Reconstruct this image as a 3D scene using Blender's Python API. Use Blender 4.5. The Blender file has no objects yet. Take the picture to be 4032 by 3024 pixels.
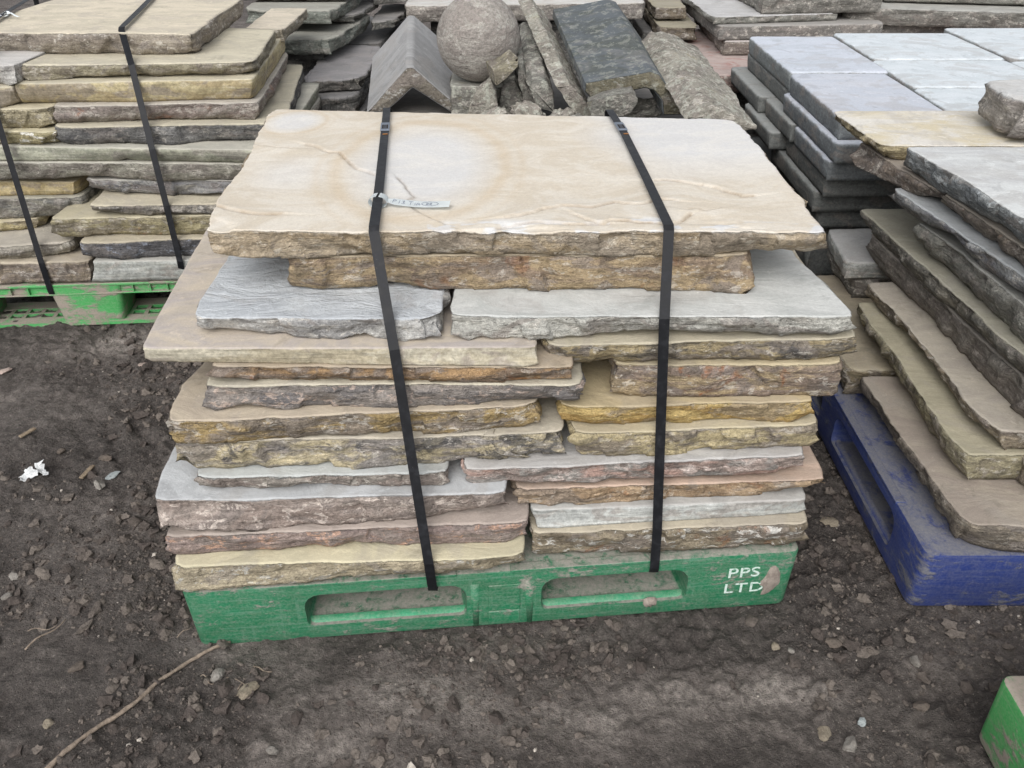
import bpy, bmesh, math, random
import numpy as np
from mathutils import Vector, Matrix, Quaternion

# ------------------------------------------------------------------ camera, sky, sun, exposure
scene = bpy.context.scene
col = scene.collection
cam_d = bpy.data.cameras.new('camera')
cam_d.sensor_width = 36.0
cam_d.sensor_fit = 'HORIZONTAL'
cam_d.lens = 29.64
cam_d.clip_start = 0.02
cam_d.clip_end = 900.0
cam = bpy.data.objects.new('camera', cam_d)
cam.location = (0.0, 0.0, 1.36)
cam.rotation_euler = (math.radians(90 - 33), 0, 0)
col.objects.link(cam)
scene.camera = cam

SUN_EL, SUN_AZ = math.radians(45), math.radians(194)      # azimuth clockwise from +Y
w = bpy.data.worlds.new('World')
scene.world = w
w.use_nodes = True
nt = w.node_tree
nt.nodes.clear()
sky = nt.nodes.new('ShaderNodeTexSky')
sky.sky_type = 'NISHITA'
sky.sun_disc = False
sky.sun_elevation = SUN_EL
sky.sun_rotation = SUN_AZ
sky.air_density = 1.0
sky.dust_density = 3.0
sky.ozone_density = 1.0
hs = nt.nodes.new('ShaderNodeHueSaturation')              # overcast: the blue is veiled by cloud
hs.inputs['Saturation'].default_value = 0.22
bg = nt.nodes.new('ShaderNodeBackground')
bg.inputs['Strength'].default_value = 0.15
out = nt.nodes.new('ShaderNodeOutputWorld')
nt.links.new(sky.outputs[0], hs.inputs['Color'])
nt.links.new(hs.outputs[0], bg.inputs['Color'])
nt.links.new(bg.outputs[0], out.inputs['Surface'])

sun_d = bpy.data.lights.new('sun', 'SUN')
sun_d.energy = 1.5
sun_d.angle = math.radians(60)
sun_d.color = (1.0, 0.98, 0.955)
sun = bpy.data.objects.new('sun', sun_d)
dirv = Vector((math.sin(SUN_AZ) * math.cos(SUN_EL), math.cos(SUN_AZ) * math.cos(SUN_EL), math.sin(SUN_EL)))
sun.rotation_euler = dirv.to_track_quat('Z', 'Y').to_euler()
sun.location = (0, 0, 6)
col.objects.link(sun)

scene.view_settings.view_transform = 'Standard'
scene.view_settings.look = 'None'
scene.view_settings.gamma = 1.0
scene.view_settings.exposure = 0.30
scene.view_settings.use_curve_mapping = False

# ------------------------------------------------------------------ measured shapes, in metres
SL={
'M1':(.209,.155,[(-.642,1.145),(-.609,1.142),(-.518,1.147),(-.415,1.15),(-.311,1.155),(-.207,1.159),(-.138,1.16),(-.068,1.162),(.001,1.173),(.026,1.176)],[(-.636,1.126,.167),(-.616,1.128,.159),(-.525,1.138,.156),(-.408,1.152,.157),(-.283,1.167,.16),(-.171,1.179,.156),(-.113,1.182,.156),(-.038,1.195,.156),(.016,1.202,.165),(.027,1.204,.167)],[(.026,1.176),(.014,1.552),(.018,1.914)],[(-.642,1.145),(-.65,1.536),(-.64,1.944)]),
'M14':(.224,.155,[(.034,1.217),(.094,1.218),(.166,1.223),(.274,1.229),(.383,1.234),(.492,1.24),(.588,1.246)],[(.039,1.224,.17),(.049,1.225,.161),(.115,1.229,.16),(.152,1.229,.156),(.207,1.235,.157),(.319,1.238,.156),(.412,1.246,.156),(.526,1.254,.156),(.566,1.257,.163),(.597,1.258,.17)],[(.588,1.246),(.592,1.632),(.574,2.02)],[(.034,1.217),(.03,1.618),(.03,2.002)]),
'M2':(.263,.209,[(-.653,1.165),(-.617,1.167),(-.481,1.175),(-.379,1.18),(-.276,1.187),(-.194,1.193),(-.103,1.199),(.032,1.205)],[(-.659,1.175,.221),(-.645,1.176,.211),(-.589,1.177,.21),(-.534,1.182,.21),(-.492,1.185,.215),(-.447,1.186,.21),(-.387,1.191,.219),(-.342,1.193,.214),(-.313,1.195,.227),(-.282,1.197,.222),(-.212,1.2,.21),(-.148,1.2,.21),(-.106,1.205,.21),(-.013,1.207,.21),(.019,1.214,.22),(.03,1.215,.221)],[(.032,1.205),(.04,1.565),(.037,1.937)],[(-.653,1.165),(-.646,1.545),(-.658,1.917)]),
'M15':(.265,.224,[(.038,1.237),(.273,1.25),(.455,1.261),(.583,1.268)],[(.051,1.229,.228),(.087,1.231,.225),(.273,1.248,.225),(.462,1.264,.225),(.57,1.273,.225),(.588,1.275,.233)],[(.583,1.268),(.587,1.629),(.589,2.006)],[(.038,1.237),(.03,1.614),(.047,1.997)]),
'M3':(.33,.263,[(-.665,1.189),(-.601,1.192),(-.508,1.191),(-.407,1.196),(-.306,1.201),(-.204,1.206),(-.102,1.209),(-.007,1.213)],[(-.654,1.167,.278),(-.643,1.168,.287),(-.605,1.172,.276),(-.55,1.178,.27),(-.477,1.184,.264),(-.433,1.188,.264),(-.382,1.196,.268),(-.361,1.193,.264),(-.295,1.198,.264),(-.244,1.211,.264),(-.188,1.212,.264),(-.14,1.222,.268),(-.069,1.229,.278),(-.013,1.235,.288),(-.006,1.236,.278)],[(-.007,1.213),(-.018,1.592),(-.013,1.955)],[(-.665,1.191),(-.677,1.274),(-.681,1.344),(-.66,2.0)]),
'M16':(.309,.265,[(.003,1.249),(.058,1.25),(.2,1.258),(.307,1.263),(.451,1.27),(.559,1.274),(.615,1.277)],[(.008,1.242,.275),(.03,1.244,.272),(.073,1.248,.266),(.101,1.251,.27),(.141,1.255,.268),(.203,1.261,.266),(.276,1.267,.266),(.423,1.278,.266),(.535,1.292,.266),(.617,1.304,.277),(.631,1.305,.275)],[(.615,1.277),(.615,1.377),(.61,2.0)],[(.003,1.249),(.012,1.644),(.009,2.032)]),
'M4':(.365,.33,[(-.589,1.215),(-.542,1.214),(-.475,1.216),(-.374,1.22),(-.272,1.223),(-.17,1.226),(-.119,1.23)],[(-.589,1.225,.337),(-.552,1.225,.331),(-.511,1.227,.332),(-.476,1.224,.331),(-.421,1.226,.331),(-.38,1.23,.336),(-.311,1.232,.332),(-.242,1.234,.331),(-.172,1.233,.331),(-.138,1.235,.331),(-.118,1.237,.337)],[(-.119,1.23),(-.119,1.633),(-.112,2.049)],[(-.589,1.215),(-.587,1.625),(-.586,2.039)]),
'M17':(.371,.322,[(-.09,1.229),(-.013,1.236),(.09,1.239),(.195,1.25),(.299,1.256),(.441,1.266),(.563,1.274)],[(-.086,1.242,.333),(-.072,1.243,.326),(-.041,1.245,.327),(-.006,1.247,.329),(.043,1.246,.323),(.093,1.254,.324),(.145,1.252,.323),(.192,1.261,.327),(.234,1.26,.323),(.288,1.266,.323),(.378,1.273,.324),(.487,1.28,.323),(.547,1.285,.33),(.568,1.286,.333)],[(.563,1.274),(.552,1.617),(.552,1.971)],[(-.09,1.229),(-.099,1.594),(-.098,1.964)]),
'M5':(.434,.365,[(-.619,1.226),(-.566,1.227),(-.469,1.235),(-.387,1.242),(-.333,1.245),(-.2,1.243),(-.032,1.255),(-.054,1.252),(.041,1.261),(.099,1.266)],[(-.628,1.241,.38),(-.606,1.241,.396),(-.6,1.242,.374),(-.591,1.239,.366),(-.551,1.242,.366),(-.475,1.247,.37),(-.462,1.246,.366),(-.379,1.25,.369),(-.341,1.252,.373),(-.334,1.244,.366),(-.292,1.24,.366),(-.207,1.252,.366),(-.138,1.255,.366),(-.068,1.262,.373),(.036,1.266,.375),(-.004,1.265,.378),(.068,1.267,.378),(.102,1.269,.38)],[(.099,1.266),(.097,1.601),(.093,1.929)],[(-.619,1.226),(-.607,1.58),(-.623,1.931)]),
'M18':(.432,.371,[(.112,1.264),(.169,1.264),(.265,1.268),(.364,1.277),(.494,1.285),(.579,1.291)],[(.12,1.268,.384),(.132,1.269,.374),(.173,1.271,.372),(.272,1.275,.372),(.305,1.278,.372),(.373,1.288,.374),(.491,1.297,.372),(.573,1.304,.372),(.592,1.306,.384)],[(.579,1.291),(.58,1.607),(.567,1.917)],[(.112,1.264),(.118,1.593),(.111,1.925)]),
'M6':(.49,.434,[(-.614,1.215),(-.521,1.221),(-.392,1.231),(-.263,1.243),(-.131,1.252),(-.015,1.263),(.049,1.273)],[(-.617,1.223,.447),(-.612,1.223,.435),(-.585,1.223,.435),(-.51,1.229,.435),(-.468,1.234,.435),(-.402,1.241,.436),(-.336,1.247,.44),(-.202,1.258,.436),(-.1,1.254,.435),(-.033,1.273,.436),(.019,1.277,.437),(.048,1.28,.447)],[(.049,1.273),(.036,1.654),(.03,2.024)],[(-.614,1.218),(-.62,1.273),(-.625,1.341),(-.61,1.414),(-.6,2.0)]),
'M19':(.48,.432,[(.086,1.284),(.136,1.278),(.231,1.281),(.361,1.291),(.489,1.294),(.564,1.296)],[(.09,1.289,.443),(.103,1.289,.439),(.172,1.292,.434),(.22,1.289,.433),(.269,1.296,.436),(.335,1.297,.433),(.384,1.3,.437),(.424,1.302,.433),(.474,1.294,.433),(.53,1.297,.433),(.563,1.307,.447),(.571,1.308,.443)],[(.564,1.296),(.565,1.654),(.551,2.006)],[(.086,1.284),(.08,1.648),(.089,1.994)]),
'M7':(.541,.49,[(-.549,1.254),(-.535,1.257),(-.474,1.254),(-.392,1.259),(-.261,1.261),(-.13,1.262),(-.053,1.261),(.039,1.258),(.128,1.257)],[(-.557,1.255,.498),(-.537,1.254,.491),(-.497,1.257,.499),(-.464,1.259,.5),(-.411,1.256,.491),(-.366,1.262,.491),(-.3,1.265,.491),(-.199,1.262,.491),(-.099,1.268,.491),(.001,1.279,.494),(.041,1.28,.494),(.11,1.283,.497),(.135,1.284,.501)],[(.128,1.257),(.136,1.63),(.137,2.011)],[(-.549,1.254),(-.538,1.628),(-.559,1.993)]),
'M20':(.553,.48,[(.184,1.31),(.229,1.309),(.291,1.308),(.354,1.307),(.479,1.307),(.608,1.312)],[(.183,1.314,.49),(.222,1.313,.481),(.268,1.315,.482),(.332,1.31,.481),(.429,1.313,.481),(.526,1.315,.481),(.599,1.315,.481),(.609,1.316,.489)],[(.608,1.312),(.612,1.678),(.6,2.062)],[(.184,1.31),(.187,1.677),(.198,2.036)]),
'M8':(.576,.541,[(-.536,1.266),(-.42,1.264),(-.216,1.263),(-.052,1.263),(.039,1.261),(.109,1.262)],[(-.545,1.283,.548),(-.528,1.282,.545),(-.482,1.281,.545),(-.445,1.277,.542),(-.395,1.277,.542),(-.23,1.274,.542),(-.053,1.268,.542),(.064,1.267,.545),(.109,1.266,.548)],[(.109,1.262),(.105,1.591),(.093,1.916)],[(-.536,1.266),(-.525,1.593),(-.536,1.901)]),
'M21':(.605,.553,[(.061,1.292),(.1,1.287),(.161,1.291),(.254,1.297),(.348,1.304),(.502,1.309),(.624,1.315)],[(.065,1.315,.564),(.078,1.315,.559),(.103,1.311,.554),(.148,1.315,.554),(.182,1.318,.557),(.224,1.317,.554),(.262,1.32,.556),(.309,1.321,.555),(.357,1.323,.556),(.439,1.325,.558),(.468,1.323,.554),(.547,1.323,.554),(.605,1.33,.558),(.639,1.331,.564)],[(.624,1.315),(.613,1.606),(.628,1.892)],[(.061,1.292),(.057,1.594),(.054,1.916)]),
'M9':(.61,.576,[(-.649,1.27),(-.552,1.268),(-.371,1.269),(-.222,1.271),(-.052,1.273),(.045,1.274)],[(-.653,1.281,.583),(-.639,1.278,.577),(-.562,1.278,.577),(-.377,1.273,.577),(-.205,1.267,.577),(-.052,1.265,.577),(.024,1.262,.577),(.046,1.263,.583)],[(.045,1.274),(.035,1.616),(.027,1.94)],[(-.649,1.272),(-.664,1.418),(-.679,1.593),(-.695,1.793),(-.7,2.05)]),
'M11':(.656,.61,[(-.11,1.306),(-.052,1.305),(.045,1.302),(.266,1.301),(.431,1.301),(.602,1.3)],[(-.108,1.3,.62),(-.099,1.301,.617),(-.078,1.296,.611),(-.052,1.302,.617),(-.033,1.3,.611),(-.003,1.304,.612),(.042,1.303,.611),(.111,1.307,.611),(.177,1.311,.616),(.242,1.314,.624),(.268,1.315,.627),(.288,1.316,.623),(.322,1.317,.615),(.379,1.319,.615),(.459,1.31,.611),(.519,1.323,.611),(.574,1.32,.611),(.615,1.329,.618),(.617,1.329,.62)],[(.602,1.301),(.597,1.369),(.587,1.445),(.568,1.562),(.575,2.02)],[(-.11,1.306),(-.105,1.611),(-.115,1.899)]),
'M10':(.653,.61,[(-.559,1.303),(-.54,1.299),(-.463,1.302),(-.372,1.3),(-.251,1.299),(-.161,1.302),(-.123,1.316)],[(-.568,1.332,.62),(-.548,1.33,.616),(-.475,1.324,.616),(-.434,1.317,.611),(-.412,1.318,.614),(-.385,1.305,.611),(-.307,1.296,.611),(-.262,1.304,.62),(-.244,1.303,.612),(-.188,1.293,.611),(-.145,1.294,.619),(-.122,1.292,.62)],[(-.123,1.316),(-.132,1.642),(-.114,1.953)],[(-.559,1.307),(-.569,1.369),(-.567,1.447),(-.571,1.553),(-.575,1.9)]),
'M12':(.728,.656,[(-.406,1.39),(-.228,1.397),(-.011,1.4),(.046,1.4),(.276,1.396),(.433,1.403)],[(-.418,1.421,.67),(-.413,1.419,.657),(-.347,1.411,.657),(-.268,1.415,.657),(-.232,1.416,.665),(-.203,1.415,.666),(-.146,1.408,.657),(-.011,1.408,.657),(.047,1.404,.657),(.163,1.403,.658),(.278,1.399,.658),(.426,1.394,.658),(.44,1.394,.672)],[(.433,1.403),(.432,1.751),(.437,2.096)],[(-.406,1.39),(-.395,1.745),(-.402,2.09)]),
'M13':(.78,.728,[(-.537,1.388),(-.504,1.381),(-.464,1.385),(-.387,1.381),(-.31,1.378),(-.238,1.377),(-.19,1.379),(-.102,1.389),(-.011,1.391),(.045,1.389),(.174,1.387),(.265,1.39),(.368,1.39),(.464,1.388),(.553,1.385)],[(-.533,1.385,.739),(-.503,1.385,.731),(-.466,1.383,.729),(-.411,1.387,.73),(-.35,1.387,.729),(-.257,1.391,.734),(-.011,1.396,.732),(-.053,1.395,.733),(.013,1.397,.734),(.112,1.396,.729),(.171,1.392,.729),(.243,1.392,.729),(.309,1.392,.729),(.377,1.4,.729),(.428,1.406,.73),(.447,1.406,.735),(.464,1.406,.731),(.483,1.407,.737),(.541,1.408,.729),(.568,1.409,.739)],[(.553,1.38),(.552,1.465),(.555,1.57),(.551,1.675),(.552,1.843),(.552,1.982),(.548,2.042),(.543,2.081)],[(-.537,1.395),(-.552,1.459),(-.562,1.547),(-.563,1.633),(-.565,1.716),(-.576,1.843),(-.593,1.985),(-.608,2.148),(-.598,2.18)]),
'L12':(.224,.15,[(-1.341,2.466),(-1.194,2.47),(-1.05,2.476),(-.74,2.492)],[(-1.36,2.468,.154),(-1.323,2.468,.151),(-1.214,2.477,.151),(-1.087,2.484,.151),(-.749,2.507,.151)],[(-.74,2.492),(-.754,2.921),(-.747,3.34)],[(-1.341,2.466),(-1.331,2.908),(-1.326,3.35)]),
'L12b':(.225,.15,[(-1.749,2.442),(-1.625,2.451),(-1.496,2.457),(-1.345,2.465)],[(-1.78,2.448,.151),(-1.652,2.458,.151),(-1.503,2.463,.151),(-1.365,2.47,.153)],[(-1.345,2.465),(-1.36,2.907),(-1.358,3.34)],[(-1.749,2.442),(-1.755,2.896),(-1.752,3.365)]),
'L11':(.292,.224,[(-1.367,2.46),(-1.258,2.46),(-1.137,2.476),(-.99,2.491),(-.76,2.511)],[(-1.368,2.485,.239),(-1.311,2.488,.227),(-1.243,2.482,.225),(-1.117,2.502,.226),(-1.034,2.507,.228),(-.769,2.525,.225)],[(-.76,2.511),(-.771,2.931),(-.778,3.367)],[(-1.367,2.46),(-1.364,2.905),(-1.347,3.346)]),
'L11b':(.276,.225,[(-1.734,2.445),(-1.61,2.461),(-1.517,2.485),(-1.411,2.499)],[(-1.759,2.463,.233),(-1.64,2.484,.227),(-1.575,2.485,.226),(-1.477,2.513,.226),(-1.428,2.522,.233)],[(-1.411,2.499),(-1.404,2.924),(-1.412,3.362)],[(-1.734,2.445),(-1.728,2.897),(-1.729,3.334)]),
'L10':(.361,.292,[(-1.443,2.476),(-1.341,2.487),(-1.171,2.496),(-.959,2.509),(-.72,2.527)],[(-1.468,2.507,.306),(-1.419,2.506,.293),(-1.325,2.513,.294),(-1.238,2.517,.297),(-1.193,2.512,.293),(-.978,2.528,.293),(-.729,2.539,.293)],[(-.72,2.527),(-.73,2.939),(-.714,3.366)],[(-1.443,2.476),(-1.432,2.913),(-1.443,3.356)]),
'L10b':(.314,.276,[(-1.775,2.544),(-1.654,2.57),(-1.545,2.599)],[(-1.798,2.564,.277),(-1.675,2.585,.277),(-1.568,2.616,.277)],[(-1.545,2.599),(-1.54,2.975),(-1.546,3.363)],[(-1.775,2.544),(-1.773,2.947),(-1.765,3.357)]),
'L9':(.402,.361,[(-1.317,2.488),(-1.243,2.488),(-1.158,2.491),(-1.033,2.5),(-.924,2.506),(-.75,2.521)],[(-1.319,2.529,.37),(-1.268,2.526,.366),(-1.179,2.518,.362),(-1.139,2.504,.362),(-1.09,2.516,.37),(-.945,2.508,.368),(-.748,2.498,.37)],[(-.75,2.521),(-.758,2.935),(-.742,3.368)],[(-1.317,2.488),(-1.326,2.919),(-1.298,3.368)]),
'L9b':(.388,.314,[(-1.765,2.577),(-1.64,2.587),(-1.51,2.594),(-1.387,2.601)],[(-1.79,2.576,.318),(-1.668,2.596,.315),(-1.605,2.605,.315),(-1.502,2.626,.315),(-1.419,2.643,.315)],[(-1.387,2.601),(-1.385,2.975),(-1.406,3.366)],[(-1.765,2.577),(-1.773,2.963),(-1.746,3.357)]),
'L8':(.456,.402,[(-1.349,2.572),(-1.261,2.568),(-1.172,2.565),(-.891,2.564),(-.73,2.573)],[(-1.357,2.616,.414),(-1.289,2.604,.403),(-1.197,2.595,.404),(-1.128,2.585,.405),(-1.071,2.573,.403),(-.919,2.558,.418),(-.723,2.532,.414)],[(-.73,2.573),(-.743,2.961),(-.745,3.355)],[(-1.349,2.572),(-1.347,2.961),(-1.337,3.367)]),
'L8b':(.438,.388,[(-1.767,2.612),(-1.633,2.607),(-1.392,2.599)],[(-1.781,2.604,.389),(-1.651,2.61,.389),(-1.421,2.623,.389)],[(-1.392,2.599),(-1.402,2.974),(-1.412,3.367)],[(-1.767,2.612),(-1.777,2.981),(-1.751,3.335)]),
'L7':(.516,.456,[(-1.708,2.554),(-1.579,2.552),(-1.324,2.552),(-1.067,2.547),(-.828,2.544),(-.74,2.553)],[(-1.74,2.574,.457),(-1.61,2.574,.457),(-1.523,2.574,.457),(-1.393,2.575,.461),(-1.303,2.574,.469),(-1.218,2.572,.462),(-1.084,2.555,.457),(-.958,2.567,.458),(-.88,2.566,.457),(-.747,2.564,.459)],[(-.74,2.553),(-.735,2.952),(-.737,3.365)],[(-1.708,2.554),(-1.706,2.952),(-1.692,3.338)]),
'L6':(.564,.516,[(-1.701,2.571),(-1.553,2.565),(-1.224,2.548),(-.968,2.536),(-.784,2.527),(-.73,2.535)],[(-1.711,2.564,.522),(-1.585,2.566,.519),(-1.33,2.565,.517),(-1.224,2.569,.517),(-1.194,2.573,.524),(-1.161,2.572,.517),(-.823,2.552,.517),(-.739,2.554,.517)],[(-.73,2.535),(-.728,2.942),(-.74,3.366)],[(-1.701,2.571),(-1.694,2.961),(-1.697,3.351)]),
'L5':(.622,.564,[(-1.401,2.575),(-1.295,2.562),(-1.175,2.571),(-1.013,2.583),(-.769,2.597),(-.703,2.61)],[(-1.392,2.581,.576),(-1.366,2.583,.565),(-1.315,2.583,.565),(-1.221,2.594,.568),(-1.109,2.576,.565),(-1.043,2.569,.565),(-.951,2.614,.566),(-.887,2.619,.569),(-.802,2.618,.565),(-.715,2.632,.565)],[(-.703,2.619),(-.744,2.941),(-.805,3.419)],[(-1.401,2.575),(-1.41,2.963),(-1.41,3.354)]),
'L5b':(.61,.564,[(-1.686,2.575),(-1.555,2.566),(-1.423,2.556),(-1.384,2.561)],[(-1.714,2.597,.565),(-1.582,2.59,.565),(-1.451,2.583,.565),(-1.401,2.584,.571)],[(-1.384,2.561),(-1.386,2.956),(-1.378,3.354)],[(-1.686,2.575),(-1.693,2.962),(-1.685,3.361)]),
'L4':(.677,.622,[(-1.396,2.591),(-1.174,2.604),(-.977,2.628),(-.775,2.637)],[(-1.412,2.618,.634),(-1.389,2.615,.623),(-1.282,2.623,.623),(-1.2,2.63,.623),(-1.075,2.64,.627),(-.949,2.649,.627),(-.799,2.646,.623),(-.788,2.66,.634)],[(-.775,2.635),(-.815,3.082),(-.849,3.376)],[(-1.396,2.591),(-1.394,2.971),(-1.406,3.364)]),
'L4b':(.674,.61,[(-1.657,2.565),(-1.537,2.572),(-1.394,2.58)],[(-1.692,2.587,.611),(-1.569,2.594,.611),(-1.493,2.594,.611),(-1.447,2.594,.611),(-1.397,2.597,.624)],[(-1.394,2.58),(-1.388,2.965),(-1.411,3.352)],[(-1.657,2.565),(-1.659,2.957),(-1.643,3.342)]),
'L3':(.741,.677,[(-1.489,2.596),(-1.328,2.611),(-1.178,2.626),(-.967,2.643),(-.788,2.656)],[(-1.498,2.631,.678),(-1.359,2.639,.678),(-1.147,2.639,.678),(-.944,2.663,.678),(-.807,2.671,.681)],[(-.788,2.654),(-.817,2.991),(-.857,3.398)],[(-1.489,2.596),(-1.494,2.973),(-1.484,3.369)]),
'L3b':(.734,.674,[(-1.64,2.573),(-1.524,2.586),(-1.489,2.59)],[(-1.66,2.571,.677),(-1.541,2.581,.675),(-1.499,2.626,.681)],[(-1.489,2.59),(-1.502,2.97),(-1.506,3.355)],[(-1.64,2.573),(-1.631,2.962),(-1.635,3.347)]),
'L2':(.785,.741,[(-1.492,2.646),(-1.412,2.643),(-1.173,2.652),(-1.004,2.664),(-.881,2.669),(-.786,2.689)],[(-1.482,2.636,.751),(-1.454,2.632,.742),(-1.412,2.641,.742),(-1.266,2.666,.749),(-1.146,2.682,.749),(-1.087,2.69,.743),(-.985,2.704,.746),(-.859,2.708,.742),(-.804,2.729,.751)],[(-.786,2.701),(-.813,2.968),(-.843,3.22)],[(-1.492,2.646),(-1.483,2.998),(-1.479,3.333)]),
'L2b':(.792,.734,[(-1.632,2.595),(-1.512,2.603),(-1.474,2.611)],[(-1.665,2.619,.735),(-1.545,2.627,.735),(-1.507,2.602,.735),(-1.463,2.575,.747)],[(-1.474,2.611),(-1.467,2.98),(-1.488,3.342)],[(-1.632,2.595),(-1.623,2.972),(-1.629,3.362)]),
'L1':(.851,.785,[(-1.72,2.792),(-1.587,2.786),(-1.455,2.78),(-1.214,2.784),(-1.053,2.777),(-.981,2.76)],[(-1.756,2.817,.786),(-1.623,2.813,.786),(-1.534,2.812,.788),(-1.396,2.793,.786),(-1.269,2.803,.788),(-1.175,2.783,.786),(-1.027,2.794,.788),(-1.004,2.793,.8)],[(-.981,2.75),(-1.002,3.061),(-1.005,3.342),(-1.02,3.5)],[(-1.72,2.792),(-1.726,3.146),(-1.703,3.487)]),
'R1':(.232,.155,[(.869,1.776),(.873,1.654),(.872,1.526),(.881,1.416),(.881,1.326),(.89,1.261),(.896,1.23)],[(.916,1.851,.156),(.915,1.801,.156),(.917,1.684,.162),(.916,1.612,.159),(.915,1.489,.156),(.912,1.415,.156),(.914,1.335,.157),(.909,1.278,.156)],[(.896,1.23),(1.323,1.224),(1.75,1.23)],[(.869,1.776),(1.309,1.776),(1.75,1.778)]),
'R2':(.306,.232,[(.932,2.033),(.925,1.903),(.927,1.84),(.931,1.756),(.927,1.689),(.92,1.583),(.919,1.493),(.917,1.405),(.927,1.356)],[(.98,2.109,.239),(.974,1.994,.233),(.97,1.895,.238),(.961,1.818,.233),(.964,1.768,.237),(.959,1.685,.233),(.957,1.608,.233),(.95,1.524,.233),(.948,1.421,.237),(.945,1.354,.244)],[(.927,1.356),(1.338,1.373),(1.75,1.364)],[(.932,2.033),(1.341,2.023),(1.75,2.025)]),
'R3':(.357,.306,[(.952,2.047),(.956,1.933),(.967,1.896),(.965,1.823),(.967,1.756),(.97,1.693),(.968,1.611),(.96,1.459),(.973,1.404),(.98,1.367)],[(.971,2.089,.307),(.978,1.978,.307),(.995,1.858,.31),(.999,1.758,.327),(1.002,1.66,.314),(.999,1.491,.307),(1.01,1.439,.309),(1.011,1.375,.307)],[(.98,1.367),(1.365,1.373),(1.75,1.366)],[(.952,2.047),(1.351,2.059),(1.75,2.046)]),
'R4':(.442,.357,[(.986,2.18),(.995,2.026),(1.006,1.868),(1.011,1.764),(1.019,1.619),(1.033,1.433),(1.041,1.303),(1.041,1.26)],[(1.012,2.24,.375),(1.016,2.191,.36),(1.02,2.09,.358),(1.032,1.959,.358),(1.039,1.877,.361),(1.043,1.793,.358),(1.041,1.554,.358),(1.063,1.302,.358),(1.063,1.274,.358)],[(1.041,1.26),(1.395,1.252),(1.75,1.25)],[(.986,2.18),(1.368,2.195),(1.75,2.174)]),
'R5':(.503,.442,[(.955,2.205),(.965,2.075),(.969,1.965),(.975,1.884),(.982,1.822),(.986,1.743),(.994,1.629),(.999,1.506),(1.01,1.432),(1.019,1.302),(1.019,1.26)],[(.989,2.222,.464),(.993,2.164,.445),(1.0,2.039,.443),(1.001,1.928,.443),(1.002,1.849,.443),(1.023,1.714,.444),(1.025,1.67,.443),(1.033,1.548,.443),(1.04,1.448,.445),(1.042,1.301,.443),(1.042,1.274,.443)],[(1.019,1.26),(1.385,1.273),(1.75,1.279)],[(.955,2.205),(1.353,2.214),(1.75,2.213)]),
'R6':(.586,.503,[(.969,1.905),(.983,1.831),(.997,1.727),(.997,1.657),(1.004,1.552),(1.01,1.482),(1.02,1.352),(1.022,1.26)],[(1.026,2.001,.507),(1.022,1.914,.504),(1.027,1.847,.51),(1.028,1.719,.509),(1.028,1.599,.504),(1.031,1.47,.508),(1.032,1.341,.51),(1.033,1.265,.51)],[(1.022,1.26),(1.386,1.268),(1.75,1.253)],[(.969,1.905),(1.359,1.922),(1.75,1.903)]),
'R7':(.64,.586,[(.929,1.992),(.94,1.917),(.951,1.854),(.958,1.809),(.968,1.738),(.973,1.684),(.983,1.633),(.99,1.566),(.998,1.498),(1.011,1.368),(1.017,1.26)],[(.961,2.082,.591),(.967,2.023,.587),(.977,1.918,.587),(.991,1.832,.596),(.997,1.78,.613),(1.004,1.721,.592),(1.01,1.643,.587),(1.029,1.52,.591),(1.03,1.366,.587),(1.03,1.273,.587)],[(1.017,1.26),(1.384,1.277),(1.75,1.252)],[(.929,1.992),(1.339,2.008),(1.75,2.004)]),
'R8':(.687,.64,[(.969,1.823),(.985,1.684),(.999,1.532),(1.009,1.402),(1.014,1.26)],[(1.006,1.882,.641),(1.014,1.762,.641),(1.019,1.669,.641),(1.016,1.609,.641),(1.027,1.57,.645),(1.027,1.549,.641),(1.032,1.4,.641),(1.032,1.273,.641)],[(1.014,1.26),(1.382,1.268),(1.75,1.258)],[(.969,1.823),(1.36,1.817),(1.75,1.834)]),
'R11':(.686,.64,[(.911,2.208),(.931,2.072),(.943,1.989),(.968,1.838)],[(.884,2.183,.657),(.893,2.155,.641),(.929,2.04,.641),(.961,1.948,.641),(.97,1.929,.641),(.99,1.871,.658)],[(.968,1.838),(1.359,1.839),(1.75,1.845)],[(.911,2.208),(1.33,2.202),(1.75,2.191)]),
'R9':(.752,.687,[(.923,1.959),(.926,1.928),(.941,1.82),(.956,1.74),(.965,1.634),(.971,1.516),(.983,1.386),(.988,1.26)],[(.952,2.01,.689),(.961,1.939,.691),(.968,1.838,.688),(.976,1.786,.688),(.986,1.742,.689),(.999,1.645,.69),(1.005,1.601,.693),(1.002,1.384,.688),(1.002,1.273,.688)],[(.988,1.26),(1.369,1.254),(1.75,1.272)],[(.923,1.959),(1.336,1.954),(1.75,1.975)]),
'R10':(.729,.688,[(.878,2.346),(.883,2.272),(.889,2.171),(.897,2.1),(.905,2.039)],[(.906,2.391,.692),(.911,2.329,.689),(.916,2.234,.689),(.928,2.163,.689),(.934,2.079,.689)],[(.905,2.039),(1.327,2.04),(1.75,2.042)],[(.878,2.346),(1.314,2.346),(1.75,2.351)]),
}
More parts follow.
